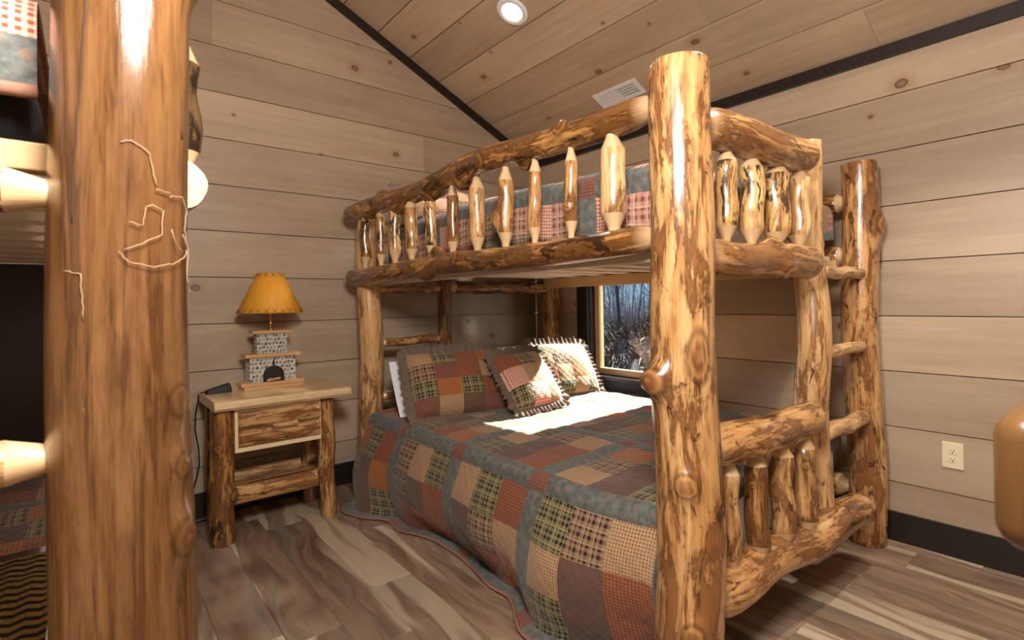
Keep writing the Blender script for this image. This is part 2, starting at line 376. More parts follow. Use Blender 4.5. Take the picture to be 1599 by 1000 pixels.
for k, (z0, z1) in enumerate(rows):
    xs = [XL]+sorted(seams.get(k, []))+[0.0]
    for a, b in zip(xs[:-1], xs[1:]):
        pg = clip_gable(a+GAP/4, b-GAP/4, z0+GAP, z1-GAP)
        if pg:
            wall_plank(wall_back, pg, 'back', 0, 0, 'x')
            wall_plank(wall_front, [(-p[0], p[1]) for p in pg][::-1], 'front', 0, 0, 'x')
    if z0 < ceil_z(XL): wall_plank(wall_left, [(YF, z0+GAP), (0, z0+GAP), (0, min(z1, ceil_z(XL))-GAP), (YF, min(z1, ceil_z(XL))-GAP)], 'left', 0, 0, 'y')
# right wall with window opening
WY0, WY1, WZ0, WZ1 = -1.49, -0.60, 0.60, 1.345      # opening (y range, z range)
def frame_poly(name, y0, y1, z0, z1, x0, x1, mat): return box(name, x0, x1, y0, y1, z0, z1, mat)
wr = empty('wall_right', (0, 0, 0)); tag(wr, 'greige stained pine plank wall with the window', kind='structure')
EZ = 2.335
for nm, (y0, y1, z0, z1) in {'wall_backing': (YF, WY0, 0, EZ), 'wall_backing.001': (WY1, 0, 0, EZ), 'wall_backing.002': (WY0, WY1, 0, WZ0), 'wall_backing.003': (WY0, WY1, WZ1, EZ)}.items():
    box('wall_backing', TH+0.001, 0.14, y0, y1, z0, z1, M['back'], wr)
for k, (z0, z1) in enumerate(rows):
    z1 = min(z1, EZ)
    if z0 >= EZ-0.01: break
    spans = [(YF, 0.0)]
    if z0 < WZ1 and z1 > WZ0: spans = [(YF, WY0), (WY1, 0.0)]
    for a, b in spans:
        wall_plank(wr, [(-b, z0+GAP), (-a, z0+GAP), (-a, z1-GAP), (-b, z1-GAP)], 'right', 0, 0, 'y')
    if len(spans) == 2:
        if z0 < WZ0-0.02: wall_plank(wr, [(-WY1, z0+GAP), (-WY0, z0+GAP), (-WY0, WZ0), (-WY1, WZ0)], 'right', 0, 0, 'y')
        if z1 > WZ1+0.02: wall_plank(wr, [(-WY1, WZ1), (-WY0, WZ1), (-WY0, z1-GAP), (-WY1, z1-GAP)], 'right', 0, 0, 'y')
# ceiling: two slopes, planks along y
ang = math.atan(0.463); cosA = math.cos(ang)
ceiling = empty('ceiling', (0, 0, 0)); tag(ceiling, 'sloped greige pine plank ceiling', kind='structure')
prism('ceiling_deck', [(0.2, ceil_z(0)-0.2*0.463+0.02), (-2.6, ceil_z(-2.6)+0.02), (-2.6, ceil_z(-2.6)+0.14), (0.2, ceil_z(0)-0.2*0.463+0.14)], 'y', YF-0.2, 0.2, M['back'], ceiling)
prism('ceiling_deck', [(XL-0.2, ceil_z(XL-0.2)+0.02), (-2.6, ceil_z(-2.6)+0.02), (-2.6, ceil_z(-2.6)+0.14), (XL-0.2, ceil_z(XL-0.2)+0.14)], 'y', YF-0.2, 0.2, M['back'], ceiling)
CP = 0.2355; LM = {}
def ceil_plank(xa, xb, y0, y1):
    xm = (xa+xb)/2; W = round(abs(xb-xa)/cosA, 4); L = round(y1-y0, 3)
    if (L, W) not in LM: LM[(L, W)] = shared_box('ceiling_plank', L-0.001, W-0.006, 0.016, M['ceil'])
    o = bpy.data.objects.new('ceiling_plank', LM[(L, W)]); COL.objects.link(o); o.parent = ceiling
    sgn = 1 if xm > -2.6 else -1
    nrm = Vector((-0.463*sgn, 0, -1)).normalized(); ln = Vector((0, 1, 0)); wd = nrm.cross(ln)
    m = Matrix((ln, wd, nrm)).transposed().to_4x4(); m.translation = Vector((xm, (y0+y1)/2, ceil_z(xm))); o.matrix_local = m
cj = {1: -2.9, 2: -1.9, 3: -3.4, 4: -2.2, 5: -3.0, 6: -1.8}
for k in range(12):
    xa, xb = -CP*k, max(-CP*(k+1), -2.6)
    if xa <= -2.6: break
    j = cj.get(k, -2.5)
    ceil_plank(xa, xb, YF, j); ceil_plank(xa, xb, j, 0)
for k in range(12):
    xa, xb = -2.6-CP*k, max(-2.6-CP*(k+1), XL)
    if xa <= XL: break
    ceil_plank(xb, xa, YF, -2.3); ceil_plank(xb, xa, -2.3, 0)
# trims and baseboards
def slope_trim(name, xa, xb, h, y0, y1):
    return prism(name, [(xa, ceil_z(xa)-h), (xb, ceil_z(xb)-h), (xb, ceil_z(xb)-0.001), (xa, ceil_z(xa)-0.001)], 'y', y0, y1, M['dark'])
tag(slope_trim('trim_1', -2.59, 0, 0.055, -0.03, 0), 'black trim strip along the gable slope', kind='structure')
tag(slope_trim('trim_2', XL, -2.61, 0.055, -0.03, 0), 'black trim strip along far left slope', kind='structure')
tag(box('trim_3', -0.03, 0, YF, -0.031, EZ-0.06, EZ-0.002, M['dark']), 'black trim strip at the eave of window wall', kind='structure')
tag(box('baseboard_back', XL, -0.02, -0.018, 0, 0, 0.135, M['dark']), 'black baseboard behind nightstand', kind='structure')
tag(box('baseboard_right', -0.018, 0, YF, 0, 0, 0.135, M['dark']), 'black baseboard under the outlet', kind='structure')
# ------------------------------------------------------------------ window
win = empty('window_1', (0, (WY0+WY1)/2, WZ0)); tag(win, 'dark cased window with tan sash beside lower bunk', kind='structure')
cw = 0.105
for n_, a in (('casing', (WY1, WY1+cw, WZ0-cw, WZ1+cw)), ('casing', (WY0-cw, WY0, WZ0-cw, WZ1+cw)), ('casing', (WY0, WY1, WZ1, WZ1+cw)), ('casing', (WY0, WY1, WZ0-cw, WZ0-0.03))):
    box(n_, -0.022, 0.0, a[0], a[1], a[2], a[3], M['dark'], win, 0.003)
box('window_sill', -0.045, 0.10, WY0-0.02, WY1+0.02, WZ0-0.03, WZ0, M['dark'], win, 0.004)
for a in ((WY1-0.012, WY1, WZ0, WZ1), (WY0, WY0+0.012, WZ0, WZ1), (WY0+0.012, WY1-0.012, WZ1-0.012, WZ1)):
    box('jamb', 0.0, 0.15, a[0], a[1], a[2], a[3], M['dark'], win)
sash = empty('sash', (0, 0, 0)); sash.parent = win
iy0, iy1, iz0, iz1 = WY0+0.012, WY1-0.012, WZ0, WZ1-0.012; sw = 0.045
for a in ((iy1-sw, iy1, iz0, iz1), (iy0, iy0+sw, iz0, iz1), (iy0+sw, iy1-sw, iz1-sw, iz1), (iy0+sw, iy1-sw, iz0, iz0+sw)):
    box('sash_rail', 0.05, 0.10, a[0], a[1], a[2], a[3], M['tanframe'], win, 0.004)
COL.objects.unlink(sash); bpy.data.objects.remove(sash)
t = NT('window_glass', 0.0); tr = t.t.nodes.new('ShaderNodeBsdfTransparent'); gl = t.t.nodes.new('ShaderNodeBsdfGlossy'); gl.inputs['Roughness'].default_value = 0.0
mx = t.t.nodes.new('ShaderNodeMixShader'); fr = t.t.nodes.new('ShaderNodeFresnel'); fr.inputs[0].default_value = 1.3
tr.inputs[0].default_value = (0.93, 0.96, 0.97, 1)
t.lk(fr.outputs[0], mx.inputs[0]); t.lk(tr.outputs[0], mx.inputs[1]); t.lk(gl.outputs[0], mx.inputs[2]); t.lk(mx.outputs[0], t.t.nodes['Material Output'].inputs[0])
box('window_pane', 0.072, 0.076, iy0+sw-0.005, iy1-sw+0.005, iz0+sw-0.005, iz1-sw+0.005, t.m, win)
# ------------------------------------------------------------------ logs
def log(name, p0, p1, r0, r1, parent, mat='log', seed=0, wob=0.006, knots=3, ends=('cut', 'cut'), m=18, step=0.025, mid=None, kh=(0.012, 0.03), tl=0.05, tn=0.45, rn=0.05, klist=None):
    R = random.Random(seed*131+17)
    p0, p1 = Vector(p0), Vector(p1); ax = p1-p0; L = ax.length; ax.normalize()
    s = ax.orthogonal().normalized() if abs(ax.z) > 0.9 else ax.cross(Vector((0, 0, 1))).normalized()
    if abs(ax.z) > 0.9: s = Vector((1, 0, 0)); s = (s-ax*s.dot(ax)).normalized()
    q = ax.cross(s)
    off = Vector((R.uniform(-20, 20), R.uniform(-20, 20), R.uniform(-20, 20)))
    f1, f2, a1, a2 = R.uniform(2, 5), R.uniform(2, 5), R.uniform(0, 6), R.uniform(0, 6)
    kn = list(klist or [])
    for _ in range(knots):
        kn.append((R.uniform(0.12, 0.88)*L, R.uniform(0, 2*math.pi), R.uniform(*kh), R.uniform(0.35, 0.6)*max(r0, r1)*1.0))
    # stations: (dist, radius factor, pale)
    n = max(6, int(L/step)); st = []
    def endst(kind, rev):
        if kind == 'cut': return [(0.0, 0.965, 0.0), (0.004, 0.995, 0)]
        if kind == 'tenon': return [(-0.03, tn, 1), (0.0, tn, 1), (tl*0.25, tn+0.12*(1-tn), 1), (tl*0.97, 0.97, 1), (tl, 1.0, 0)]
        if kind == 'dome': return [(0.0, 0.45, 0), (0.006, 0.72, 0), (0.016, 0.9, 0), (0.032, 1.0, 0)]
        if kind == 'taper': return [(0.0, 0.55, 0.8), (0.03, 0.8, 0.5), (0.07, 0.96, 0), (0.1, 1.0, 0)]
    e0 = endst(ends[0], 0); e1 = endst(ends[1], 1)
    st = list(e0); d = e0[-1][0]+step; lim = L-e1[-1][0]-step*0.4
    while d < lim: st.append((d, 1.0, 0.0)); d += step
    st += [(L-a, b, c) for a, b, c in reversed(e1)]
    V = []; F = []; LC = []; PA = []; KD = []
    for d, k, pal in st:
        tt = min(max(d/L, 0), 1); fade = math.sin(math.pi*tt)**0.5 if 0 < tt < 1 else 0
        c = p0+ax*d+s*(wob*math.sin(f1*tt*3+a1)*fade)+q*(wob*math.sin(f2*tt*3+a2)*fade)
        if mid is not None: c = c+Vector(mid)*math.sin(math.pi*tt)
        rr = (r0+(r1-r0)*tt)
        for j in range(m):
            th = 2*math.pi*j/m; dr = s*math.cos(th)+q*math.sin(th)
            nz = noise.noise(Vector((math.cos(th)*1.3, math.sin(th)*1.3, d*4.0))+off)*rn+noise.noise(Vector((math.cos(th)*3, math.sin(th)*3, d*12))+off)*rn*0.35
            r = rr*k*(1+nz*(1 if k > 0.9 else 0.2)); kd = 3.0
            for ks, kt, h, sg, *sx_ in kn:
                da = (th-kt+math.pi) % (2*math.pi)-math.pi
                dd = math.hypot((d-ks)/(sx_[0] if sx_ else 1.15), da*rr)/sg; kd = min(kd, dd)
                if dd < 3: r += min(h*1.5*math.exp(-dd*dd*0.9), h)*k
            V.append(c+dr*r); LC.append((math.cos(th)*rr+off.x, math.sin(th)*rr+off.y, d+off.z)); PA.append(pal); KD.append(kd)
    N = len(st)
    for i in range(N-1):
        for j in range(m): F.append((i*m+j, i*m+(j+1) % m, (i+1)*m+(j+1) % m, (i+1)*m+j))
    for e, i in ((0, 0), (1, N-1)):
        base = len(V); pal = 0.7 if ends[e] == 'cut' else 1.0 if ends[e] == 'tenon' else PA[i*m]
        cen = Vector((0, 0, 0))
        for j in range(m):
            V.append(V[i*m+j].copy()); cen += V[i*m+j]/m; LC.append(LC[i*m+j]); PA.append(pal); KD.append(3.0)
        V.append(cen); LC.append(LC[i*m]); PA.append(pal); KD.append(3.0)
        for j in range(m):
            F.append((base+(j+1) % m, base+j, base+m) if e == 0 else (base+j, base+(j+1) % m, base+m))
    return mk(name, V, F, M[mat], parent, True, {'lc': ('FLOAT_VECTOR', LC), 'pale': ('FLOAT', PA), 'kd': ('FLOAT', KD)})
# ------------------------------------------------------------------ right bunk bed
bed = empty('bunk_bed', (-0.85, -1.36, 0), 'peeled log bunk bed with spindle guard rails against the window wall', 'bunk bed')
FY = -2.44; LX = -1.61; HY = -0.277; RX = -0.118
pi = math.pi
log('post', (LX+0.01, FY, 0), (LX+0.005, FY, 1.836), 0.099, 0.086, bed, 'log', 1, 0.008, 0, m=32, rn=0.035,
    klist=[(0.92, pi*0.95, 0.05, 0.035), (0.64, pi*1.16, 0.028, 0.03), (0.24, pi*1.2, 0.03, 0.027), (1.28, -0.15, 0.02, 0.03), (0.99, pi*1.34, 0.005, 0.032, 2.3)])
log('post', (RX, FY, 0), (RX-0.02, FY, 1.775), 0.078, 0.074, bed, 'log', 2, 0.008, 3, m=24, rn=0.045)
log('post', (LX, HY, 0), (LX, HY, 1.79), 0.074, 0.068, bed, 'logl', 3, 0.008, 2, m=24)
log('post', (-0.10, HY, 0), (-0.10, HY, 1.72), 0.072, 0.068, bed, 'log', 4, 0.006, 3)
log('ladder_post', (-0.675, FY+0.01, 0.24), (-0.69, FY+0.01, 1.775), 0.068, 0.055, bed, 'logl', 5, 0.012, 1, m=22)
log('ladder_post', (-1.08, HY, 0.24), (-1.08, HY, 1.70), 0.050, 0.046, bed, 'logd', 6, 0.008, 2)
# foot end rails (tenoned into near post, lapping in front of ladder post)
log('rail', (LX+0.08, FY, 1.676), (-0.845, FY-0.05, 1.672), 0.066, 0.062, bed, 'log', 7, 0.006, 1, ('taper', 'dome'), m=22)
log('rail', (LX+0.08, FY, 1.283), (-0.83, FY-0.05, 1.280), 0.054, 0.062, bed, 'log', 8, 0.006, 2, ('taper', 'dome'), m=22)
log('rail', (LX+0.08, FY, 0.690), (-0.83, FY-0.05, 0.70), 0.064, 0.058, bed, 'log', 9, 0.006, 1, ('taper', 'dome'), m=22, klist=[(0.5, pi*0.5, 0.03, 0.025)], rn=0.08)
log('rail', (LX+0.07, FY, 0.255), (-0.40, FY-0.07, 0.255), 0.074, 0.064, bed, 'log', 10, 0.008, 1, ('taper', 'dome'), m=24, rn=0.05)
# ladder rungs foot and head
for k, z in enumerate((1.253, 0.918, 0.588)):
    log('rung', (-0.66, FY, z), (-0.17, FY-0.015, z+0.004), 0.028 if k < 2 else 0.036, 0.026 if k < 2 else 0.036, bed, 'logl', 20+k, 0.004, 1, ('tenon', 'dome'), m=14, kh=(0.005, 0.012))
    log('rung', (-1.57, HY, z-0.008), (-1.10, HY, z-0.004), 0.027, 0.029, bed, 'log', 30+k, 0.004, 1, ('tenon', 'tenon'), m=14, kh=(0.005, 0.012))
# head rails
log('rail', (-1.05, HY, 1.258), (-0.13, HY, 1.262), 0.042, 0.046, bed, 'logd', 40, 0.006, 2, ('tenon', 'tenon'))
log('rail', (-1.55, HY-0.02, 1.62), (-0.13, HY-0.02, 1.64), 0.046, 0.046, bed, 'log', 41, 0.006, 2, ('tenon', 'tenon'))
log('rail', (-1.05, HY, 0.66), (-0.13, HY, 0.66), 0.045, 0.045, bed, 'log', 42, 0.006, 1, ('tenon', 'tenon'))
log('rail', (-1.55, HY, 0.26), (-0.13, HY, 0.26), 0.055, 0.055, bed, 'log', 43, 0.006, 1, ('tenon', 'tenon'))
# long side rails near side
kl = [(0.35, 1.2, 0.03, 0.03), (0.62, 1.9, 0.03, 0.04), (0.95, 1.0, 0.04, 0.035), (0.98, 2.6, 0.02, 0.03), (1.25, 1.5, 0.045, 0.03), (1.42, 0.3, 0.025, 0.03), (1.62, 1.7, 0.03, 0.022), (0.5, 5.0, 0.02, 0.03), (0.2, 0.2, 0.02, 0.03)]
log('guard_rail', (-1.685, -0.16, 1.705), (LX-0.01, -2.375, 1.735), 0.052, 0.049, bed, 'logd', 11, 0.012, 4, ('dome', 'taper'), m=22, rn=0.10, klist=kl, mid=(0, 0, 0.01))
log('side_rail', (-1.69, -0.19, 1.318), (LX-0.01, -2.375, 1.338), 0.05, 0.046, bed, 'logd', 12, 0.010, 2, ('dome', 'taper'), m=22, rn=0.08, klist=[(0.95, 4.4, 0.045, 0.03), (0.85, 2.0, 0.025, 0.03), (1.3, 3.6, 0.02, 0.025), (1.75, 3.8, 0.02, 0.02), (1.0, 3.0, 0.02, 0.03)])
# far side rails
log('guard_rail', (RX, -0.30, 1.60), (RX-0.02, -2.40, 1.60), 0.048, 0.048, bed, 'logd', 13, 0.008, 3, ('tenon', 'tenon'))
log('side_rail', (RX, -0.30, 1.345), (RX, -2.40, 1.345), 0.05, 0.05, bed, 'log', 14, 0.006, 2, ('tenon', 'tenon'))
log('side_rail', (LX+0.09, -0.32, 0.24), (LX+0.09, -2.38, 0.24), 0.055, 0.055, bed, 'log', 15, 0.006, 1, ('tenon', 'tenon'))
log('side_rail', (RX, -0.32, 0.24), (RX, -2.38, 0.24), 0.055, 0.055, bed, 'log', 16, 0.006, 1, ('tenon', 'tenon'))
# spindles
def xr(y): return -1.685+(y+0.16)/(-2.375+0.16)*(0.065)
SP = [(-0.38, .030, 'logd'), (-0.577, .027, 'log'), (-0.74, .034, 'logb'), (-0.917, .033, 'log'), (-1.102, .027, 'logb'), (-1.289, .028, 'log'),
      (-1.475, .036, 'logl'), (-1.662, .034, 'log'), (-1.833, .026, 'log'), (-2.019, .024, 'log'), (-2.207, .043, 'logl')]
for i, (y, r_, mm) in enumerate(SP):
    x = xr(y); lean = rnd.uniform(-0.008, 0.008)
    kl = [(0.10, 3.6, 0.02, 0.017)] if i == 9 else [(0.11, 2.2, 0.03, 0.022)] if i == 7 else []
    log('spindle', (x, y, 1.378), (x, y+lean, 1.69), r_, r_*0.95, bed, mm, 50+i, 0.004 if i in (0, 3, 8) else 0.0015, 1 if i in (0, 2, 4) else 0, ('tenon', 'tenon'), m=16, tl=0.052, kh=(0.004, 0.012), klist=kl, rn=0.045)
def yr(x): return FY-0.05*(x-(LX+0.08))/(-0.79-LX-0.08)
for i, (x, r_, mm) in enumerate(((-1.37, .034, 'logb'), (-1.225, .040, 'logb'), (-1.065, .043, 'logb'), (-0.905, .038, 'logl'))):
    log('spindle', (x, yr(x), 1.33), (x+0.004, yr(x), 1.636), r_, r_*0.96, bed, mm, 70+i, 0.004, 1, ('tenon', 'tenon'), m=18, tl=0.05, tn=0.35, kh=(0.004, 0.012))
for i, (x, r_, mm) in enumerate(((-1.394, .034, 'log'), (-1.237, .038, 'logd'), (-1.075, .041, 'log'), (-0.915, .041, 'log'))):
    log('spindle', (x, yr(x)-0.01, 0.290), (x+0.004, yr(x), 0.648), r_*0.98, r_*0.96, bed, mm, 80+i, 0.004, 1, ('tenon', 'tenon'), m=18, tl=0.05, tn=0.5, kh=(0.004, 0.012))
# slats and ledger boards under the upper mattress
box('ledger_board', LX+0.035, LX+0.075, -2.36, -0.32, 1.27, 1.325, M['slat'], bed, 0.003)
box('ledger_board', RX-0.09, RX-0.05, -2.36, -0.32, 1.255, 1.325, M['tanframe'], bed, 0.003)
for k in range(9):
    y = -0.42-k*0.232
    box('slat', LX+0.036, RX-0.051, y-0.045, y+0.045, 1.326, 1.345, M['slat'], bed)
for k in range(6):
    y = -0.5-k*0.35
    box('slat', LX+0.15, RX-0.06, y-0.045, y+0.045, 0.205, 0.225, M['slat'], bed)
# ------------------------------------------------------------------ cloth helpers
def patch(name, fn, u0, u1, v0, v1, mat, parent, nu=6, nv=6, puff=0.004):
    V = []; U = []; F = []
    for i in range(nu+1):
        for j in range(nv+1):
            a, b = i/nu, j/nv; u = u0+(u1-u0)*a; v = v0+(v1-v0)*b
            p = fn(u, v)
            if puff:
                e = 0.004; du = fn(u+e, v)-fn(u-e, v); dv = fn(u, v+e)-fn(u, v-e); n = du.cross(dv)
                if n.length > 1e-12: p = p+n.normalized()*puff*(math.sin(pi*a)*math.sin(pi*b))**0.5
            V.append(p); U.append((u, v, 0))
    for i in range(nu):
        for j in range(nv): F.append((i*(nv+1)+j, (i+1)*(nv+1)+j, (i+1)*(nv+1)+j+1, i*(nv+1)+j+1))
    return mk(name, V, F, mat, parent, True, {'fc': ('FLOAT_VECTOR', U)})
FAB = ['f_green', 'f_tan', 'f_rust', 'f_burg', 'f_brown', 'f_orange']
BLK = [['f_tan', 'f_green', 'f_rust', 'f_brown', 'f_burg', 'f_tan', 'f_green', 'f_rust', 'f_orange'],
       ['f_green', 'f_burg', 'f_tan', 'f_tan', 'f_brown', 'f_rust', 'f_green', 'f_brown', 'f_rust'],
       ['f_orange', 'f_green', 'f_rust', 'f_burg', 'f_brown', 'f_orange', 'f_tan', 'f_brown', 'f_green'],
       ['f_burg', 'f_tan', 'f_green', 'f_green', 'f_brown', 'f_rust', 'f_rust', 'f_orange', 'f_rust']]
def quilt(parent, fn, us, vs2, sw_=0.088, blocks=BLK, umin=-99, umax=99, vmin=-99, vmax=99, res=5, fabs=None, edge='f_slate'):
    """us / vs2: sashing centre lines; patches 3x3 in each cell, clipped to the cloth limits"""
    h = sw_/2
    cl = lambda a, lo, hi: min(max(a, lo), hi)
    def cells(c, lo, hi):
        out = []
        for i, k in enumerate(c):
            out.append(('s', k-h, k+h))
            if i+1 < len(c):
                w = (c[i+1]-k-sw_)/3
                for j in range(3): out.append(('b', k+h+w*j, k+h+w*(j+1), i, j))
        res_ = []
        for c_ in out:
            a, b = cl(c_[1], lo, hi), cl(c_[2], lo, hi)
            if b-a > 0.004: res_.append((c_[0], a, b)+tuple(c_[3:]))
        return res_
    for cu in cells(us, umin, umax):
        for cv in cells(vs2, vmin, vmax):
            if cu[0] == 's' and cv[0] == 's': m_ = 'f_cornr'; nm = 'cornerstone'
            elif cu[0] == 's' or cv[0] == 's': m_ = edge; nm = 'sashing'
            else:
                b = blocks[(cv[3]+3*cu[3]) % len(blocks)]; m_ = b[(cu[4]*3+cv[4]) % 9]; nm = 'patch'
            patch(nm, fn, cu[1], cu[2], cv[1], cv[2], M[m_], parent, res, res)
def fbm(x, y, z=0.0): return noise.noise(Vector((x, y, z)))
# ------------------------------------------------------------------ lower bedding
def rbox(name, x0, x1, y0, y1, z0, z1, mat, parent=None, bev=0.05):
    o = box(name, x0, x1, y0, y1, z0, z1, mat, parent); md = o.modifiers.new('bevel', 'BEVEL'); md.width = bev; md.segments = 4
    o.data.polygons.foreach_set('use_smooth', [True]*6); return o
mt = rbox('mattress', LX+0.06, RX-0.085, -2.345, -0.34, 0.228, 0.485, M['white']); tag(mt, 'white sheeted mattress of the lower bunk under the patchwork quilt', 'mattress')
EX = LX+0.0; ZT = 0.507
FL = [(-0.30, -0.20), (-0.45, -0.19), (-0.61, -0.165), (-0.78, -0.09), (-1.1, -0.012), (-1.43, -0.012), (-1.7, -0.06), (-1.96, -0.13), (-2.2, -0.07), (-2.36, 0.05)]
def flare(y):
    if y >= FL[0][0]: return FL[0][1]
    for (a, fa), (b, fb) in zip(FL[:-1], FL[1:]):
        if b <= y <= a:
            k = (a-y)/(a-b); k = k*k*(3-2*k); return fa+(fb-fa)*k
    return FL[-1][1]
def lowq(u, v):
    """u: cloth distance past the left mattress edge (down the side), negative on top; v = -y"""
    v0 = v; v = min(v, 2.33); fold = max(0, v0-2.33)
    if fold > 0:
        q = lowq(u, v); a = min(fold/0.02, 1.0); return q+Vector((0.3*fold if u > 0 else 0, -0.022*a, -max(0, fold-0.008) if u < 0 else -0.2*fold))
    y = -v; rr = 0.055; EX = LX+0.06*max(0, (v-2.05)/0.3)**1.6 if v > 2.05 else LX
    wr = 0.005*fbm(u*9, v*9)+0.003*fbm(u*22, v*22, 3)
    if u < 0:
        x = EX-u+0.0; crown = 0.02*(1-math.exp(u*4))+0.008*fbm(u*3, v*3, 7)
        return Vector((min(x, RX-0.05), y, ZT+crown+wr))
    if u < rr*1.57:
        a = u/rr; x = EX-rr*math.sin(a); z = ZT-rr*(1-math.cos(a)); return Vector((x-wr, y, z+wr))
    d = u-rr*1.57; top = ZT-rr; k = min(d/top, 1.0)
    x = EX-rr+(flare(y)+0.075)*k**2.2-0.075*math.sin(pi*min(k*1.02, 1.0))**1.1-0.028*k*math.sin(v*13+1)*math.sin(pi*min(k, 0.9))-0.03*fbm(v*5, k*2, 5)*k
    z = top-d
    if z < 0.014:
        x -= (0.014-z)*0.9; z = 0.008+0.006*abs(fbm(u*14, v*10, 2))
    return Vector((x-wr, y, z+wr*0.3))
lq = empty('quilt', (LX-0.05, -1.3, 0), 'patchwork quilt with grey sashing hanging to the floor on lower bunk', 'quilt')
quilt(lq, lowq, [-1.55, -1.02, -0.49, 0.045, 0.575], [-0.28+0.0, 0.25, 0.78, 1.31, 1.85, 2.40], umin=-1.42, umax=0.60, vmin=0.36, vmax=2.43, res=6)
tube('hem_binding', [lowq(0.602, v_/100)+Vector((0, 0, 0.002)) for v_ in range(37, 235, 3)], 0.006, M['hem'], lq)
# ------------------------------------------------------------------ pillows
def pillow(name, c, w, h, T, xa, ya, fabric_cells, label, group=None, ruffle=0.05, backmat='f_slate', seed=0, cat='pillow'):
    """c centre, xa/ya unit vectors across and up the pillow face"""
    e = empty(name, c, label, cat, group); xa = Vector(xa).normalized(); ya = Vector(ya); ya = (ya-xa*ya.dot(xa)).normalized(); na = xa.cross(ya); c = Vector(c)
    def surf(sgn):
        def fn(u, v):
            a, b = u/(w/2), v/(h/2); a = max(-1, min(1, a)); b = max(-1, min(1, b))
            t_ = T*((1-abs(a)**2.6)*(1-abs(b)**2.6))**0.55
            pinch = 1-0.06*(a*a*b*b); k = 1-0.05*(1-b*b)*abs(a)-0.0
            wr = 0.004*fbm(u*14+seed, v*14)+0.006*fbm(u*6, v*6+seed)
            return c+xa*(a*w/2*k*pinch)+ya*(b*h/2*(1-0.05*(1-a*a)*abs(b))*pinch)+na*(sgn*(t_*0.5)+wr*sgn*(t_ > 0.002))
        return fn
    f, bk = surf(1), surf(-1)
    rows_ = len(fabric_cells); cols = len(fabric_cells[0])
    for i in range(rows_):
        for j in range(cols):
            patch('patch' if rows_*cols > 1 else 'pillow_front', f, -w/2+w*j/cols, -w/2+w*(j+1)/cols, h/2-h*(i+1)/rows_, h/2-h*i/rows_, M[fabric_cells[i][j]], e, 7 if rows_ > 1 else 18, 7 if rows_ > 1 else 18, 0.003 if rows_ > 1 else 0)
    b_ = patch('pillow_back', lambda u, v: bk(-u, v), -w/2, w/2, -h/2, h/2, M[backmat], e, 16, 16, 0)
    if ruffle:
        per = []
        n = 240
        for k in range(n):
            s_ = k/n*4; side = int(s_); q = s_-side
            a, b = [(-1+2*q, -1), (1, -1+2*q), (1-2*q, 1), (-1, 1-2*q)][side]
            p = f(a*w/2, b*h/2); o2 = (xa*a*(abs(a) > 0.999)+ya*b*(abs(b) > 0.999))
            if abs(a) > 0.8 and abs(b) > 0.8: o2 = xa*a**5+ya*b**5
            per.append((p, o2.normalized()))
        V = []; U = []; F = []
        for k, (p, o2) in enumerate(per):
            wv = 0.011*math.sin(k*1.35+seed)+0.004*math.sin(k*0.5)
            for j in range(4):
                q = j/3; V.append(p+o2*ruffle*q*(1+0.12*math.sin(k*0.9))+na*(wv*q)); U.append((k*0.0095, q*ruffle, 0))
        for k in range(n):
            for j in range(3): F.append((k*4+j, ((k+1) % n)*4+j, ((k+1) % n)*4+j+1, k*4+j+1))
        mk('ruffle', V, F, M['ruffle'], e, True, {'fc': ('FLOAT_VECTOR', U)})
    return e
lean = Vector((0.05, 0.36, 0.60))
pillow('pillow_sham', (-1.325, -0.79, 0.70), 0.56, 0.40, 0.15, (1, -0.22, 0.0), lean, [['f_tan', 'f_green', 'f_rust', 'f_orange'], ['f_burg', 'f_cornr', 'f_rust', 'f_tan'], ['f_green', 'f_orange', 'f_green', 'f_rust'], ['f_cornr', 'f_tan', 'f_brown', 'f_cornr']],
       'patchwork ruffled pillow sham leaning at left of the lower bunk', seed=1)
pillow('pillow_sham', (-0.47, -0.80, 0.70), 0.54, 0.38, 0.15, (1, -0.02, -0.04), lean, [['f_green', 'f_tan', 'f_pink', 'f_tan'], ['f_tan', 'f_burg', 'f_tan', 'f_pink'], ['f_rust', 'f_tan', 'f_orange', 'f_tan'], ['f_pink', 'f_green', 'f_tan', 'f_green']],
       'sunlit patchwork ruffled pillow sham nearest the window on lower bunk', seed=5)
pillow('throw_pillow', (-0.955, -0.985, 0.70), 0.38, 0.37, 0.15, (1, 0.04, 0.03), (0.02, 0.45, 0.55), [['f_rust', 'f_burg', 'f_tan'], ['f_pink', 'f_tan', 'f_pink'], ['f_green', 'f_pink', 'f_tan']],
       'square ruffled throw pillow standing in front of two shams', seed=9)
pillow('bed_pillow', (-1.31, -0.60, 0.665), 0.62, 0.36, 0.14, (1, -0.1, 0), (0, 0.4, 0.7), [['white']], 'white pillow peeking out behind the left patchwork sham', ruffle=0, backmat='white', seed=3)
pillow('bed_pillow', (-0.55, -0.60, 0.69), 0.60, 0.38, 0.14, (1, 0, 0), (0, 0.4, 0.7), [['white']], 'white pillow peeking out behind the sunlit sham', ruffle=0, backmat='white', seed=4)
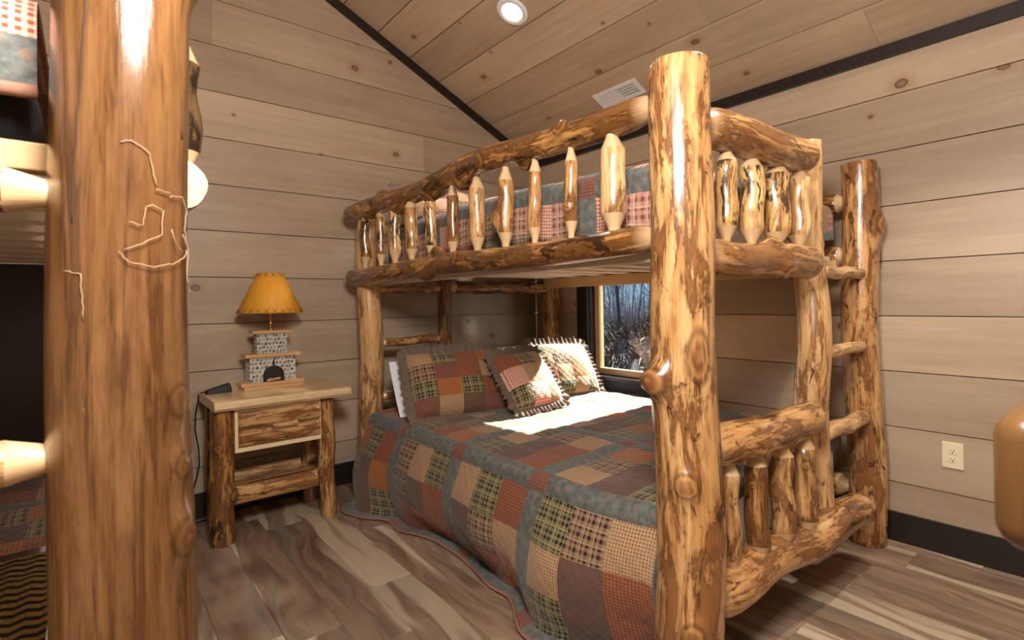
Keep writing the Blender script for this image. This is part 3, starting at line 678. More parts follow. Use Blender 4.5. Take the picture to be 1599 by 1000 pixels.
# ------------------------------------------------------------------ upper bedding
um = rbox('mattress', LX+0.085, RX-0.09, -2.33, -0.35, 1.347, 1.56, M['white']); tag(um, 'white sheeted mattress on the upper bunk behind the spindles', 'mattress')
UX, UY, UZ = LX+0.07, 2.345, 1.60
def upq(u, v):
    rr = 0.07; cu = max(u, 0); cv = max(v-UY+0.06, 0); d = math.hypot(cu, cv)
    bx = UX+0.06-min(u, 0); by = -min(v, UY-0.06); z = UZ+0.035*math.sin(pi*min(max((v-0.3)/2.1, 0), 1))+0.02*fbm(u*3, v*3, 4)
    wr = 0.006*fbm(u*9, v*9, 1)
    if d < 1e-6: return Vector((min(bx, RX-0.1), by, z+wr+0.015*min(-u*4, 1)))
    dx, dy = -cu/d, -cv/d; a = min(d/rr, pi/2); out = rr*math.sin(a); dn = rr*(1-math.cos(a))+max(0, d-rr*pi/2)
    return Vector((bx+dx*out*0.85-wr, by+dy*out*0.85, z-dn+wr))
uq = empty('quilt', (-0.86, -1.3, 1.6), 'patchwork quilt on the upper bunk behind the guard rail spindles', 'quilt')
UB = [['f_rose', 'f_pink', 'f_rose', 'f_green', 'f_burg', 'f_tan', 'f_green', 'f_rose', 'f_pink'], ['f_pink', 'f_rose', 'f_burg', 'f_rose', 'f_rust', 'f_green', 'f_tan', 'f_green', 'f_rose']]
quilt(uq, upq, [-1.42, -0.89, -0.40, 0.09, 0.56], [-0.1, 0.42, 0.95, 1.48, 2.01, 2.52], umin=-1.30, umax=0.30, vmin=0.40, vmax=UY+0.17, blocks=UB, res=4)
pillow('pillow_sham', (-1.20, -0.52, 1.765), 0.58, 0.36, 0.14, (1, 0, 0), (0, 0.8, 0.6), [['f_pink', 'f_tan', 'f_rust', 'f_green'], ['f_green', 'f_rust', 'f_tan', 'f_burg'], ['f_tan', 'f_pink', 'f_green', 'f_rust']], 'ruffled sham on upper bunk, left side near the gable wall', seed=11)
pillow('pillow_sham', (-0.49, -0.52, 1.765), 0.58, 0.36, 0.14, (1, 0, 0), (0, 0.8, 0.6), [['f_pink', 'f_tan', 'f_rust', 'f_green'], ['f_green', 'f_rust', 'f_tan', 'f_burg'], ['f_tan', 'f_pink', 'f_green', 'f_rust']], 'ruffled sham on upper bunk, right side near the window wall', seed=12)
# ------------------------------------------------------------------ nightstand
ns = empty('nightstand', (-2.16, -0.28, 0), 'small log nightstand with one drawer and a slab top', 'nightstand')
NX0, NX1, NY0, NY1, NZ = -2.495, -1.835, -0.525, -0.045, 0.70
log('leg', (-2.452, -0.435, 0), (-2.448, -0.435, NZ-0.05), 0.057, 0.052, ns, 'logd', 101, 0.004, 1, m=22, klist=[(0.47, pi*1.35, 0.016, 0.02)])
log('leg', (-1.935, -0.43, 0), (-1.945, -0.43, NZ-0.05), 0.043, 0.044, ns, 'log', 102, 0.004, 0, m=22, klist=[(0.30, pi*1.4, 0.01, 0.014)])
log('leg', (-2.43, -0.12, 0), (-2.43, -0.12, NZ-0.05), 0.045, 0.045, ns, 'logd', 103, 0.004, 1)
log('leg', (-1.93, -0.12, 0), (-1.93, -0.12, NZ-0.05), 0.045, 0.045, ns, 'log', 104, 0.004, 1)
def slab(name, x0, x1, y0, y1, z0, z1, parent, mat, seed, wav=0.008, nx=24):
    """live edge board: wavy front edge, own 'lc' coordinates along x"""
    V = []; F = []; LC = []; sec = 10
    for i in range(nx+1):
        x = x0+(x1-x0)*i/nx; w1 = wav*fbm(x*9, seed); w2 = wav*fbm(x*14, seed+5)
        ring = [(y0+0.010+w1, z0+w2*0.6), (y0-0.002+w1, z0+(z1-z0)*0.3), (y0+w1*0.6, z0+(z1-z0)*0.7), (y0+0.008+w2*0.3, z1-0.003), (y0+0.02, z1), ((y0+y1)/2, z1), (y1-0.004, z1), (y1, z1-0.004), (y1, z0+0.004), (y1-0.004, z0)]
        for y, z in ring: V.append((x, y, z)); LC.append((y+seed, z*1.0, x+seed*3))
    for i in range(nx):
        for j in range(sec): F.append((i*sec+j, (i+1)*sec+j, (i+1)*sec+(j+1) % sec, i*sec+(j+1) % sec))
    F.append(tuple(range(sec))); F.append(tuple(range((nx+1)*sec-1, nx*sec-1, -1)))
    o = mk(name, V, F, M[mat], parent, False, {'lc': ('FLOAT_VECTOR', LC), 'pale': ('FLOAT', [0.0]*len(V)), 'kd': ('FLOAT', [3.0]*len(V))})
    import bmesh
    bm = bmesh.new(); bm.from_mesh(o.data); bmesh.ops.recalc_face_normals(bm, faces=bm.faces); bm.to_mesh(o.data); bm.free()
    return o
M['slabtop'] = mk_log('pale_slab_top', srgb(208, 182, 140), srgb(192, 160, 114), srgb(150, 108, 64), srgb(96, 62, 34), 0.66, 0.72, 0.3, 0.7)
slab('table_top', NX0, NX1, NY0, NY1, NZ-0.048, NZ, ns, 'slabtop', 2.0, 0.006)
box('case_front', -2.40, -1.985, -0.475, -0.455, 0.435, 0.648, M['cream'], ns)
box('case_side', -2.40, -2.38, -0.455, -0.10, 0.435, 0.648, M['cream'], ns)
box('case_side', -2.005, -1.985, -0.455, -0.10, 0.435, 0.648, M['cream'], ns)
box('case_back', -2.40, -1.985, -0.10, -0.085, 0.435, 0.648, M['cream'], ns)
dw = empty('drawer', (-2.19, -0.48, 0.55)); dw.parent = ns; dw.location = Vector((-2.19, -0.48, 0.55))-ns.location
def halflog(name, x0, x1, yb, z0, z1, dep, parent, mat, seed, nx=22, sec=9):
    V = []; F = []; LC = []
    for i in range(nx+1):
        x = x0+(x1-x0)*i/nx
        for j in range(sec):
            a = pi*j/(sec-1); w = 1+0.14*fbm(x*7, a, seed)+0.06*fbm(x*20, a*2, seed)
            V.append((x, yb-dep*math.sin(a)**0.7*w, (z0+z1)/2-(z1-z0)/2*math.cos(a))); LC.append((math.sin(a)*0.05+seed, math.cos(a)*0.05, x+seed))
    for i in range(nx):
        for j in range(sec): F.append((i*sec+j, (i+1)*sec+j, (i+1)*sec+(j+1) % sec, i*sec+(j+1) % sec))
    F.append(tuple(range(sec-1, -1, -1))); F.append(tuple(range(nx*sec, (nx+1)*sec)))
    return mk(name, V, F, M[mat], parent, True, {'lc': ('FLOAT_VECTOR', LC), 'pale': ('FLOAT', [0.0]*len(V)), 'kd': ('FLOAT', [3.0]*len(V))})
halflog('half_log_panel', -2.387, -1.995, -0.476, 0.548, 0.632, 0.022, dw, 'log', 3.0)
halflog('half_log_panel', -2.387, -1.995, -0.476, 0.460, 0.545, 0.022, dw, 'log', 5.0)
halflog('drawer_pull', -2.235, -2.115, -0.492, 0.530, 0.562, 0.026, dw, 'logl', 9.0, 12)
halflog('shelf_edge', -2.40, -1.99, -0.41, 0.165, 0.262, 0.035, ns, 'log', 11.0)
halflog('shelf_edge', -2.40, -1.99, -0.12, 0.185, 0.262, 0.03, ns, 'logl', 13.0)
slab('shelf', -2.40, -1.97, -0.41, -0.12, 0.205, 0.228, ns, 'logl', 7.0, 0.002)
log('stretcher', (-2.44, -0.40, 0.21), (-2.43, -0.14, 0.21), 0.032, 0.032, ns, 'logd', 110, 0.003, 0, ('tenon', 'tenon'))
log('stretcher', (-1.94, -0.40, 0.225), (-1.93, -0.14, 0.225), 0.034, 0.034, ns, 'logd', 111, 0.003, 0, ('tenon', 'tenon'))
# ------------------------------------------------------------------ table lamp shaped like a stone fireplace
LC0 = Vector((-2.16, -0.195, NZ))
lamp = empty('table_lamp', LC0, 'table lamp with amber shade and a miniature stone fireplace base', 'lamp')
M['ltwood'] = plain('light_lamp_wood', srgb(196, 150, 100), 0.5, 0, 0.1)
lx, ly = LC0.x, LC0.y
def lb(n, w, y0, y1, z0, z1, m): return box(n, lx-w/2, lx+w/2, y0, y1, NZ+z0, NZ+z1, M[m], lamp, 0.002)
lb('base_board', 0.305, ly-0.075, ly+0.075, 0.0, 0.018, 'ltwood'); lb('base_board', 0.325, ly-0.06, ly+0.08, 0.018, 0.036, 'ltwood')
lb('fireplace_block', 0.235, ly-0.045, ly+0.065, 0.036, 0.172, 'grout')
lb('mantel', 0.285, ly-0.06, ly+0.07, 0.172, 0.19, 'ltwood')
lb('chimney_block', 0.155, ly-0.03, ly+0.05, 0.19, 0.30, 'grout'); lb('cap_board', 0.205, ly-0.045, ly+0.06, 0.30, 0.316, 'ltwood')
def stones(w, z0, z1, yf, hole, nx, nz, side=True):
    import bmesh
    global STM
    if 'STM' not in globals():
        bm = bmesh.new(); bmesh.ops.create_icosphere(bm, subdivisions=1, radius=1.0); STM = bpy.data.meshes.new('stone'); bm.to_mesh(STM); bm.free(); STM.materials.append(M['stone'])
        STM.polygons.foreach_set('use_smooth', [True]*len(STM.polygons))
    cw_, ch = w/nx, (z1-z0)/nz
    for j in range(nz):
        for i in range(nx):
            x = -w/2+cw_*(i+0.5+(0.25 if j % 2 else -0.25)*0.8)+rnd.uniform(-1, 1)*cw_*0.1; z = z0+ch*(j+0.5)+rnd.uniform(-1, 1)*ch*0.1
            if hole and math.hypot(x/1.0, max(0, z-0.075)) < 0.052 and z < 0.13: continue
            o = bpy.data.objects.new('stone', STM); COL.objects.link(o); o.parent = lamp; o.location = (x, yf-ly, z)
            o.scale = (cw_*rnd.uniform(0.40, 0.52), 0.005, ch*rnd.uniform(0.40, 0.52)); o.rotation_euler = (0, rnd.uniform(-0.5, 0.5), 0)
    if side:
        for j in range(nz):
            for i in range(3):
                o = bpy.data.objects.new('stone', STM); COL.objects.link(o); o.parent = lamp; o.location = (-w/2, yf-ly+0.016+0.027*i, z0+ch*(j+0.5))
                o.scale = (0.004, 0.012, ch*0.47)
stones(0.232, 0.038, 0.171, ly-0.045, True, 11, 6); stones(0.152, 0.192, 0.299, ly-0.03, False, 8, 5)
AR = [(lx-0.05, NZ+0.037)]+[(lx-0.05*math.cos(pi*k/14), NZ+0.075+0.045*math.sin(pi*k/14)) for k in range(15)]+[(lx+0.05, NZ+0.037)]
prism('firebox_opening', AR, 'y', ly-0.0475, ly-0.0445, M['black'], lamp)
tube('arch_ring', [(x, ly-0.05, z) for x, z in AR], 0.004, M['black'], lamp)
for k in range(3): log('tiny_log', (lx-0.035+0.012*k, ly-0.052, NZ+0.044+0.008*(k % 2)), (lx+0.03+0.003*k, ly-0.050, NZ+0.044+0.008*((k+1) % 2)), 0.005, 0.005, lamp, 'logl', 200+k, 0, 0, m=8)
box('damper_handle', lx-0.005, lx+0.005, ly-0.054, ly-0.046, NZ+0.122, NZ+0.15, M['black'], lamp)
lathe('lamp_neck', [(0.016, 0.316), (0.018, 0.322), (0.010, 0.328), (0.012, 0.338), (0.007, 0.344), (0.005, 0.36), (0.005, 0.40), (0.014, 0.405), (0.014, 0.45)], LC0, M['brass'], lamp, 16)
t = NT('amber_parchment_shade', 0.6, 0.3); n = t.noise(t.objco(), 45, 4, 0.65); n2 = t.noise(t.objco(), 8, 2)
t.col(t.mix(t.math('ADD', t.math('MULTIPLY', n, 0.6), t.math('MULTIPLY', n2, 0.4)), srgb(172, 108, 22), srgb(232, 168, 56))); t.b.inputs['Transmission Weight'].default_value = 0.0
M['shade'] = t.m
sh = lathe('lamp_shade', [(0.168, 0.412), (0.170, 0.414), (0.066, 0.632), (0.064, 0.632), (0.166, 0.416), (0.168, 0.412)], LC0, M['shade'], lamp, 48, False, False)
for k in range(3):
    a = 2*pi*k/3+0.3; tube('shade_spoke', [LC0+Vector((0, 0, 0.45)), LC0+Vector((0.16*math.cos(a), 0.16*math.sin(a), 0.42))], 0.0018, M['brass'], lamp, 5)
for zc, rc, n_, s_ in ((0.424, 0.1665, 26, 0.010), (0.622, 0.0718, 12, 0.009)):
    for k in range(n_):
        a = 2*pi*k/n_
        for sg in (-1, 1):
            da = sg*0.55*2*pi/n_/2; dr = 0.1055/0.218
            p = LC0+Vector(((rc+s_*dr)*math.cos(a-da), (rc+s_*dr)*math.sin(a-da), zc-s_)); q = LC0+Vector(((rc-s_*dr)*math.cos(a+da), (rc-s_*dr)*math.sin(a+da), zc+s_))
            tube('lacing_stitch', [p, q], 0.0012, M['dkthread'], lamp, 4)
# ------------------------------------------------------------------ black clock with cord
ck = empty('alarm_clock', (-2.42, -0.20, NZ), 'small black wedge shaped device with a cord on the nightstand', 'clock')
pv = [(-0.062, 0.0, 0.0), (0.062, 0.0, 0.0), (0.062, 0.06, 0.0), (-0.062, 0.06, 0.0), (-0.06, 0.012, 0.018), (0.058, 0.022, 0.046), (0.058, 0.052, 0.048), (-0.06, 0.05, 0.02)]
o = mk('clock_body', [(-2.42+a*math.cos(0.15)-b*math.sin(0.15), -0.24+a*math.sin(0.15)+b*math.cos(0.15), NZ+c_) for a, b, c_ in pv], BOXF, M['black'], ck)
md = o.modifiers.new('bevel', 'BEVEL'); md.width = 0.008; md.segments = 3
tube('cord', [(-2.475, -0.22, NZ+0.01), (-2.50, -0.21, NZ+0.012), (-2.512, -0.20, NZ-0.01), (-2.525, -0.19, 0.60), (-2.528, -0.18, 0.52), (-2.512, -0.17, 0.42), (-2.505, -0.15, 0.33), (-2.515, -0.13, 0.26), (-2.535, -0.10, 0.17), (-2.55, -0.09, 0.09), (-2.53, -0.10, 0.012), (-2.46, -0.08, 0.008), (-2.40, -0.06, 0.008), (-2.30, -0.05, 0.008)], 0.0035, M['black'], ck, 8)
# ------------------------------------------------------------------ ceiling light, vent, outlet
def cframe(x, y):
    nrm = Vector((-0.463, 0, -1)).normalized(); ly_ = Vector((0, 1, 0)); lx_ = ly_.cross(nrm)
    m = Matrix((lx_, ly_, nrm)).transposed().to_4x4(); m.translation = Vector((x, y, ceil_z(x))); return m
dl = empty('recessed_light', (0, 0, 0), 'round white recessed ceiling light above the bunk bed', 'ceiling light'); dl.matrix_world = cframe(-1.045, -1.008)
def local_lathe(name, prof, mat, parent, n=40, capb=False, capt=False):
    vs_ = []; fs = []
    for r_, z in prof:
        for k in range(n): vs_.append((r_*math.cos(2*pi*k/n), r_*math.sin(2*pi*k/n), z))
    for i in range(len(prof)-1):
        for k in range(n): fs.append((i*n+k, i*n+(k+1) % n, (i+1)*n+(k+1) % n, (i+1)*n+k))
    if capb: fs.append(tuple(range(n)))
    if capt: fs.append(tuple(range((len(prof)-1)*n, len(prof)*n)))
    me = bpy.data.meshes.new(name); me.from_pydata(vs_, [], fs); me.materials.append(mat); me.polygons.foreach_set('use_smooth', [True]*len(fs))
    o = bpy.data.objects.new(name, me); COL.objects.link(o); o.parent = parent; return o
local_lathe('trim_ring', [(0.094, 0.0), (0.094, 0.005), (0.090, 0.009), (0.066, 0.010), (0.060, 0.004), (0.058, 0.001)], M['whitemetal'], dl)
t = NT('light_lens'); em = t.t.nodes.new('ShaderNodeEmission'); em.inputs[0].default_value = (1, 0.93, 0.82, 1); em.inputs[1].default_value = 9.0; t.lk(em.outputs[0], t.t.nodes['Material Output'].inputs[0])
local_lathe('lens', [(0.001, 0.002), (0.059, 0.002)], t.m, dl)
vt = empty('ceiling_vent', (0, 0, 0), 'white rectangular louvered air vent on the sloped ceiling', 'vent'); vt.matrix_world = cframe(-0.302, -1.163)
def lbox(name, x0, x1, y0, y1, z0, z1, mat, parent, rot=None):
    me = bpy.data.meshes.new(name); me.from_pydata(boxv(x0, x1, y0, y1, z0, z1), [], BOXF); me.materials.append(mat)
    o = bpy.data.objects.new(name, me); COL.objects.link(o); o.parent = parent
    return o
VW, VL = 0.128/2, 0.34/2
for a in ((-VW, VW, -VL, -VL+0.022), (-VW, VW, VL-0.022, VL), (-VW, -VW+0.022, -VL+0.022, VL-0.022), (VW-0.022, VW, -VL+0.022, VL-0.022)):
    lbox('vent_frame', a[0], a[1], a[2], a[3], 0.0, 0.009, M['whitemetal'], vt)
lbox('vent_frame', -VW+0.022, VW-0.022, -0.006, 0.006, 0.0, 0.008, M['whitemetal'], vt)
lbox('duct', -VW+0.022, VW-0.022, -VL+0.022, VL-0.022, -0.003, 0.0008, M['void'], vt)
for k in range(17):
    y = 0.012+k*0.0083
    o = lbox('louver', -VW+0.022, VW-0.022, -0.003, 0.003, 0.001, 0.0065, M['whitemetal'], vt); o.location = (0, y, 0)
for k in range(8):
    y = -0.016-k*0.0175
    o = lbox('louver', -VW+0.022, VW-0.022, -0.0028, 0.0028, 0.001, 0.0065, M['whitemetal'], vt); o.location = (0, y, 0)
for k in range(3):
    x = -0.021+0.021*k; lbox('louver_bar', x-0.002, x+0.002, -VL+0.022, VL-0.022, 0.0015, 0.007, M['whitemetal'], vt)
ot = empty('wall_outlet', (0, -2.737, 0.444), 'ivory duplex wall outlet above the black baseboard', 'outlet')
box('cover_plate', -0.007, 0.0, -2.737-0.037, -2.737+0.037, 0.444-0.057, 0.444+0.057, M['ivory'], ot, 0.002)
for dz in (0.019, -0.019):
    V = []; n = 20
    pts = [(0.016*math.cos(2*pi*k/n), max(-0.0125, min(0.0125, 0.016*math.sin(2*pi*k/n)))) for k in range(n)]
    rc_ = prism('receptacle', [(-2.737+a, 0.444+dz+b) for a, b in pts], 'x', -0.009, -0.006, M['ivory'], ot)
    for a, h in ((-0.006, 0.008), (0.006, 0.0065)):
        box('slot', -0.0093, -0.0088, -2.737+a-0.0011, -2.737+a+0.0011, 0.444+dz+0.001, 0.444+dz+0.001+h, M['black'], rc_)
    prism('ground_hole', [(-2.737+0.003*math.cos(2*pi*k/10), 0.444+dz-0.006+0.003*math.sin(2*pi*k/10)) for k in range(10)], 'x', -0.0093, -0.0088, M['black'], rc_)
lathe('screw', [(0.0001, 0.0)], (0, 0, 0), M['ivory'], None) if False else None
# ------------------------------------------------------------------ left bunk bed (foreground)
lbk = empty('bunk_bed', (-3.6, -1.4, 0), 'log bunk bed at the left edge with thick amber foreground post', 'bunk bed')
PX, PY = -2.906, -2.385
post = log('post', (PX-0.008, PY, 0), (PX+0.003, PY, 1.86), 0.090, 0.076, lbk, 'logfg', 301, 0.004, 0, m=56, rn=0.02, klist=[(1.70, -0.2, 0.05, 0.05), (1.02, -0.75, 0.008, 0.02), (0.93, -0.75, 0.012, 0.016), (0.83, -0.75, 0.012, 0.022)])
def on_post(px, py, lift=0.0008):
    """photo-pixel sketch coordinates turned into angle and height on the post surface"""
    z = 1.15-(py-486)*0.00098; s_ = max(-0.97, min(0.97, (px-180)/104.0)); th = math.asin(s_)
    r_ = 0.090-0.014*z/1.86+lift
    return Vector((PX+r_*math.sin(th)*0.999+0.0, PY-r_*math.cos(th), z))
for poly in ([(172, 265), (185, 262), (212, 275), (216, 300), (222, 318)], [(182, 372), (200, 374), (205, 350), (214, 345), (230, 350), (228, 385), (200, 398), (168, 412), (180, 425), (215, 430), (245, 424), (262, 415), (272, 400), (262, 380)],
             [(240, 330), (262, 325), (270, 345), (266, 372), (272, 400), (268, 440), (276, 470)], [(92, 433), (104, 437), (118, 441), (120, 470), (122, 500)], [(122, 612), (124, 640)], [(126, 645), (127, 675)], [(244, 376), (250, 395), (262, 408)], [(220, 322), (245, 326)]):
    pts = []
    for (a, b), (c_, d_) in zip(poly[:-1], poly[1:]):
        for k in range(4): pts.append(on_post(a+(c_-a)*k/4+rnd.uniform(-1, 1), b+(d_-b)*k/4+rnd.uniform(-1, 1)))
    pts.append(on_post(*poly[-1]))
    tube('beetle_track', pts, 0.0007, M['carve'], lbk, 5)
for poly in ([(130, 20), (126, 90), (121, 160), (115, 230), (110, 300), (106, 390)], [(272, 50), (269, 110), (267, 180), (265, 250)]):
    tube('crack', [on_post(a+rnd.uniform(-0.8, 0.8), b, -0.0006) for (p_, q_) in zip(poly[:-1], poly[1:]) for a, b in [(p_[0]+(q_[0]-p_[0])*k/6, p_[1]+(q_[1]-p_[1])*k/6) for k in range(6)]], 0.0014, M['crack'], lbk, 5)
log('post', (-4.38, PY, 0), (-4.38, PY, 1.8), 0.08, 0.075, lbk, 'log', 302, 0.008, 2)
log('post', (PX, -0.26, 0), (PX, -0.26, 1.8), 0.08, 0.075, lbk, 'log', 303, 0.008, 2)
log('post', (-4.38, -0.26, 0), (-4.38, -0.26, 1.8), 0.08, 0.075, lbk, 'log', 304, 0.008, 2)
log('ladder_post', (-3.50, PY, 0.2), (-3.50, PY, 1.75), 0.06, 0.055, lbk, 'log', 305, 0.008, 1)
for k, z in enumerate((1.303, 0.955, 0.61)):
    log('rung', (-2.985, PY, z), (-3.47, PY, z), 0.030, 0.030, lbk, 'logb' if k == 0 else 'logl', 310+k, 0.002, 0, ('tenon', 'tenon'), m=20, tl=0.045, tn=0.62)
# long side rails with cut ends facing the camera
log('side_rail', (-2.815, -2.16, 1.383), (-2.90, -0.30, 1.36), 0.050, 0.05, lbk, 'logb', 320, 0.003, 0, m=28, rn=0.05, klist=[(0.10, 4.9, 0.02, 0.03)])
log('guard_rail', (-2.835, -2.19, 1.745), (-2.90, -0.30, 1.70), 0.055, 0.05, lbk, 'logfg', 321, 0.003, 0, m=24, ends=('dome', 'cut'))
for k in range(6):
    y = -2.05+k*0.27; x = -2.797-0.012*k
    log('spindle', (x, y, 1.42), (x, y, 1.70), 0.036, 0.034, lbk, 'logk', 330+k, 0.005, 1, ('tenon', 'tenon'), kh=(0.004, 0.01))
log('rail', (-3.50, PY-0.05, 1.30), (-4.33, PY, 1.30), 0.055, 0.055, lbk, 'log', 340, 0.006, 1, ('dome', 'taper'))
log('rail', (-3.50, PY-0.05, 1.68), (-4.33, PY, 1.68), 0.055, 0.055, lbk, 'log', 341, 0.006, 1, ('dome', 'taper'))
log('rail', (-2.99, PY+0.04, 0.25), (-4.33, PY, 0.25), 0.06, 0.06, lbk, 'log', 342, 0.006, 1, ('taper', 'taper'))
log('side_rail', (-2.97, -2.28, 0.25), (-2.97, -0.34, 0.25), 0.055, 0.055, lbk, 'log', 343, 0.006, 1, ('taper', 'taper'))
log('side_rail', (-4.38, -2.30, 1.33), (-4.38, -0.34, 1.33), 0.055, 0.055, lbk, 'log', 344, 0.006, 1, ('taper', 'taper'))
box('ledger_board', -4.33, -2.985, -2.32, -2.285, 1.345, 1.385, M['tanframe'], lbk, 0.003)
box('added_dark_panel', -4.30, -3.0, -0.36, -0.335, 0.30, 1.34, M['dark'], lbk, 0.004)  # made-up dark panel, added so the space under this bunk reads black
for k in range(9):
    y = -2.17+k*0.22; box('slat', -4.33, -2.985, y-0.045, y+0.045, 1.345, 1.365, M['slat'], lbk)
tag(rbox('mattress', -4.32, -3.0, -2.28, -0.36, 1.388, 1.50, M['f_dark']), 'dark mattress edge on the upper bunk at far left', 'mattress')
tag(rbox('mattress', -4.32, -3.03, -2.28, -0.36, 0.26, 0.47, M['white']), 'mattress of the lower bunk at far left under a zigzag blanket', 'mattress')
fq = empty('quilt', (-3.6, -1.4, 1.5), 'pink gingham quilt with slate floral border at top left corner', 'quilt')
def fgq(u, v):
    """u = -x along the foot end, v = cloth distance over the edge (negative on top)"""
    rr = 0.05; wr = 0.006*fbm(u*7, v*7, 8)+0.012*math.sin(u*21)*max(0, v)*2
    if v < 0: return Vector((-u, -2.27-v*1.0, 1.60+wr))
    a = min(v/rr, pi/2); return Vector((-u, -2.27-rr*math.sin(a)-wr, 1.60-rr*(1-math.cos(a))-max(0, v-rr*pi/2)+0.02*math.sin(u*9)*v*4))
for k in range(6):
    u0, u1 = 3.0+0.215*k, 3.0+0.215*(k+1)
    patch('patch', fgq, u0, u1, -0.42, 0.105, M['f_pink'], fq, 8, 14, 0.003); patch('border', fgq, u0, u1, 0.105, 0.185, M['f_slate'], fq, 8, 6, 0.006)
    patch('patch', fgq, u0, u1, -1.85, -0.42, M['f_rust'], fq, 6, 8, 0.003)
tube('hem_roll', [fgq(3.0+0.03*k, 0.188) for k in range(44)], 0.010, M['hem'], fq, 8)
def zbl(u, v):
    return Vector((-u, -v, 0.492+0.010*fbm(u*5, v*5, 1)+0.004*fbm(u*18, v*18, 2)))
zb = patch('blanket', zbl, 3.02, 4.30, 1.40, 2.29, M['zig'], None, 30, 30, 0); tag(zb, 'brown and gold zigzag blanket on the lower left bunk', 'blanket')
lq2 = empty('quilt', (-3.6, -0.9, 0.5), 'dark shaded patchwork quilt on lower left bunk beyond the zigzag blanket', 'quilt')
quilt(lq2, lambda u, v: Vector((-u, -v, 0.51+0.01*fbm(u*4, v*4, 6))), [2.9, 3.43, 3.96, 4.49], [-0.1, 0.43, 0.96, 1.49], umin=3.02, umax=4.30, vmin=0.38, vmax=1.40, res=3)
# ------------------------------------------------------------------ foreground slab at right edge
tb = empty('slab_table', (-2.2, -3.55, 0), 'thick rounded honey wood slab table, blurred at the right edge', 'table')
def ray(px, py, d):
    return CAM+(rt2*((px-799.5)/FPX)+up2*(-(py-467.635)/FPX)+fw)*d
c0 = ray(1541, 642, 0.40)
TZ = c0.z; TT = 0.108
M['slabfg'] = mk_plank('amber_slab', srgb(60, 40, 20), srgb(90, 62, 34), 0.0, 0.25)
x0, y1 = c0.x, c0.y
sv = boxv(x0, x0+0.55, y1-0.62, y1, TZ-TT, TZ)
st_ = mk('slab_top', sv, BOXF, M['slabfg'], tb, True, {'lc': ('FLOAT_VECTOR', [(a*1.0, c_, b) for a, b, c_ in sv]), 'pale': ('FLOAT', [0.0]*8), 'kd': ('FLOAT', [3.0]*8)})
md = st_.modifiers.new('bevel', 'BEVEL'); md.width = 0.022; md.segments = 5
for a, b in ((x0+0.16, y1-0.30), (x0+0.45, y1-0.30), (x0+0.16, y1-0.55), (x0+0.45, y1-0.55)):
    log('leg', (a, b, 0), (a, b, TZ-TT+0.005), 0.045, 0.042, tb, 'log', int(a*100) % 50+400, 0.005, 1)
# ------------------------------------------------------------------ outdoors: wooded hillside beyond the window
def gz(x, y):
    d = math.hypot(x, y); return -3.2+0.015*max(0, d-3)+0.012*max(0, d-25)+0.5*fbm(x*0.12, y*0.12, 3)
V = []; F = []; nx, ny = 40, 50
for i in range(nx+1):
    for j in range(ny+1):
        x = 0.6+70*(i/nx)**1.5; y = -40+110*j/ny; V.append((x, y, gz(x, y)))
for i in range(nx):
    for j in range(ny): F.append((i*(ny+1)+j, (i+1)*(ny+1)+j, (i+1)*(ny+1)+j+1, i*(ny+1)+j+1))
t = NT('leaf_litter', 0.95, 0.1); n = t.noise(t.objco(), 1.5, 6, 0.7); t.col(t.mix(n, srgb(34, 32, 32), srgb(62, 54, 47))); t.bump(n, 0.6, 0.2)
gr_ = mk('hillside_ground', V, F, t.m, None, True); tag(gr_, 'leaf covered hillside ground outside the window', kind='structure')
M['bark'] = plain('grey_bark', srgb(100, 98, 100), 0.9, 0, 0.25, 8); M['twig'] = plain('grey_twigs', srgb(108, 106, 108), 0.9, 0, 0.2, 8)
M['shrub'] = plain('russet_shrub', srgb(112, 84, 56), 0.9, 0, 0.3, 6); M['needle'] = plain('pine_needles', srgb(58, 84, 44), 0.8, 0, 0.3, 6)
class TB:
    def __init__(s): s.V = []; s.F = []
    def seg(s, a, b, ra, rb, n=5):
        d = (b-a).normalized(); u = d.orthogonal().normalized(); w = d.cross(u); k = len(s.V)
        for p, r_ in ((a, ra), (b, rb)):
            for j in range(n): s.V.append(p+(u*math.cos(2*pi*j/n)+w*math.sin(2*pi*j/n))*r_)
        for j in range(n): s.F.append((k+j, k+(j+1) % n, k+n+(j+1) % n, k+n+j))
def bare_tree(seed, H):
    R = random.Random(seed); tk = TB(); br = TB()
    def grow(p, d, L, r_, lev):
        n = 4 if lev == 0 else 3; q = p
        for i in range(n):
            d2 = (d+Vector((R.uniform(-1, 1), R.uniform(-1, 1), R.uniform(-0.3, 0.6)))*(0.07 if lev == 0 else 0.22)).normalized()
            e = q+d2*L/n; rb = r_*(1-0.7*(i+1)/n); (tk if lev == 0 else br).seg(q, e, r_*(1-0.7*i/n), max(rb, 0.006), 6 if lev == 0 else 4 if lev == 1 else 3)
            if lev < 3:
                for _ in range((3 if i >= 1 else 0) if lev == 0 else 2):
                    a = R.uniform(0, 2*pi); s_ = d2.orthogonal().normalized(); s_ = (s_*math.cos(a)+d2.cross(s_)*math.sin(a))
                    grow(e, (d2*0.7+s_*R.uniform(0.4, 0.8)+Vector((0, 0, 0.25))).normalized(), L*R.uniform(0.34, 0.5), max(rb, 0.012)*0.55, lev+1)
            q = e; d = d2
    grow(Vector((0, 0, -0.3)), Vector((0, 0, 1)), H, H*0.008, 0)
    out = []
    for nm, b, m_ in (('trunk', tk, 'bark'), ('branches', br, 'twig')):
        me = bpy.data.meshes.new(nm); me.from_pydata([tuple(v) for v in b.V], [], b.F); me.materials.append(M[m_]); out.append((nm, me))
    return out
TV = [bare_tree(s_, h) for s_, h in ((1, 11), (2, 13), (3, 9.5), (4, 12), (5, 10))]
R2 = random.Random(5); cnt = 0
TP = []
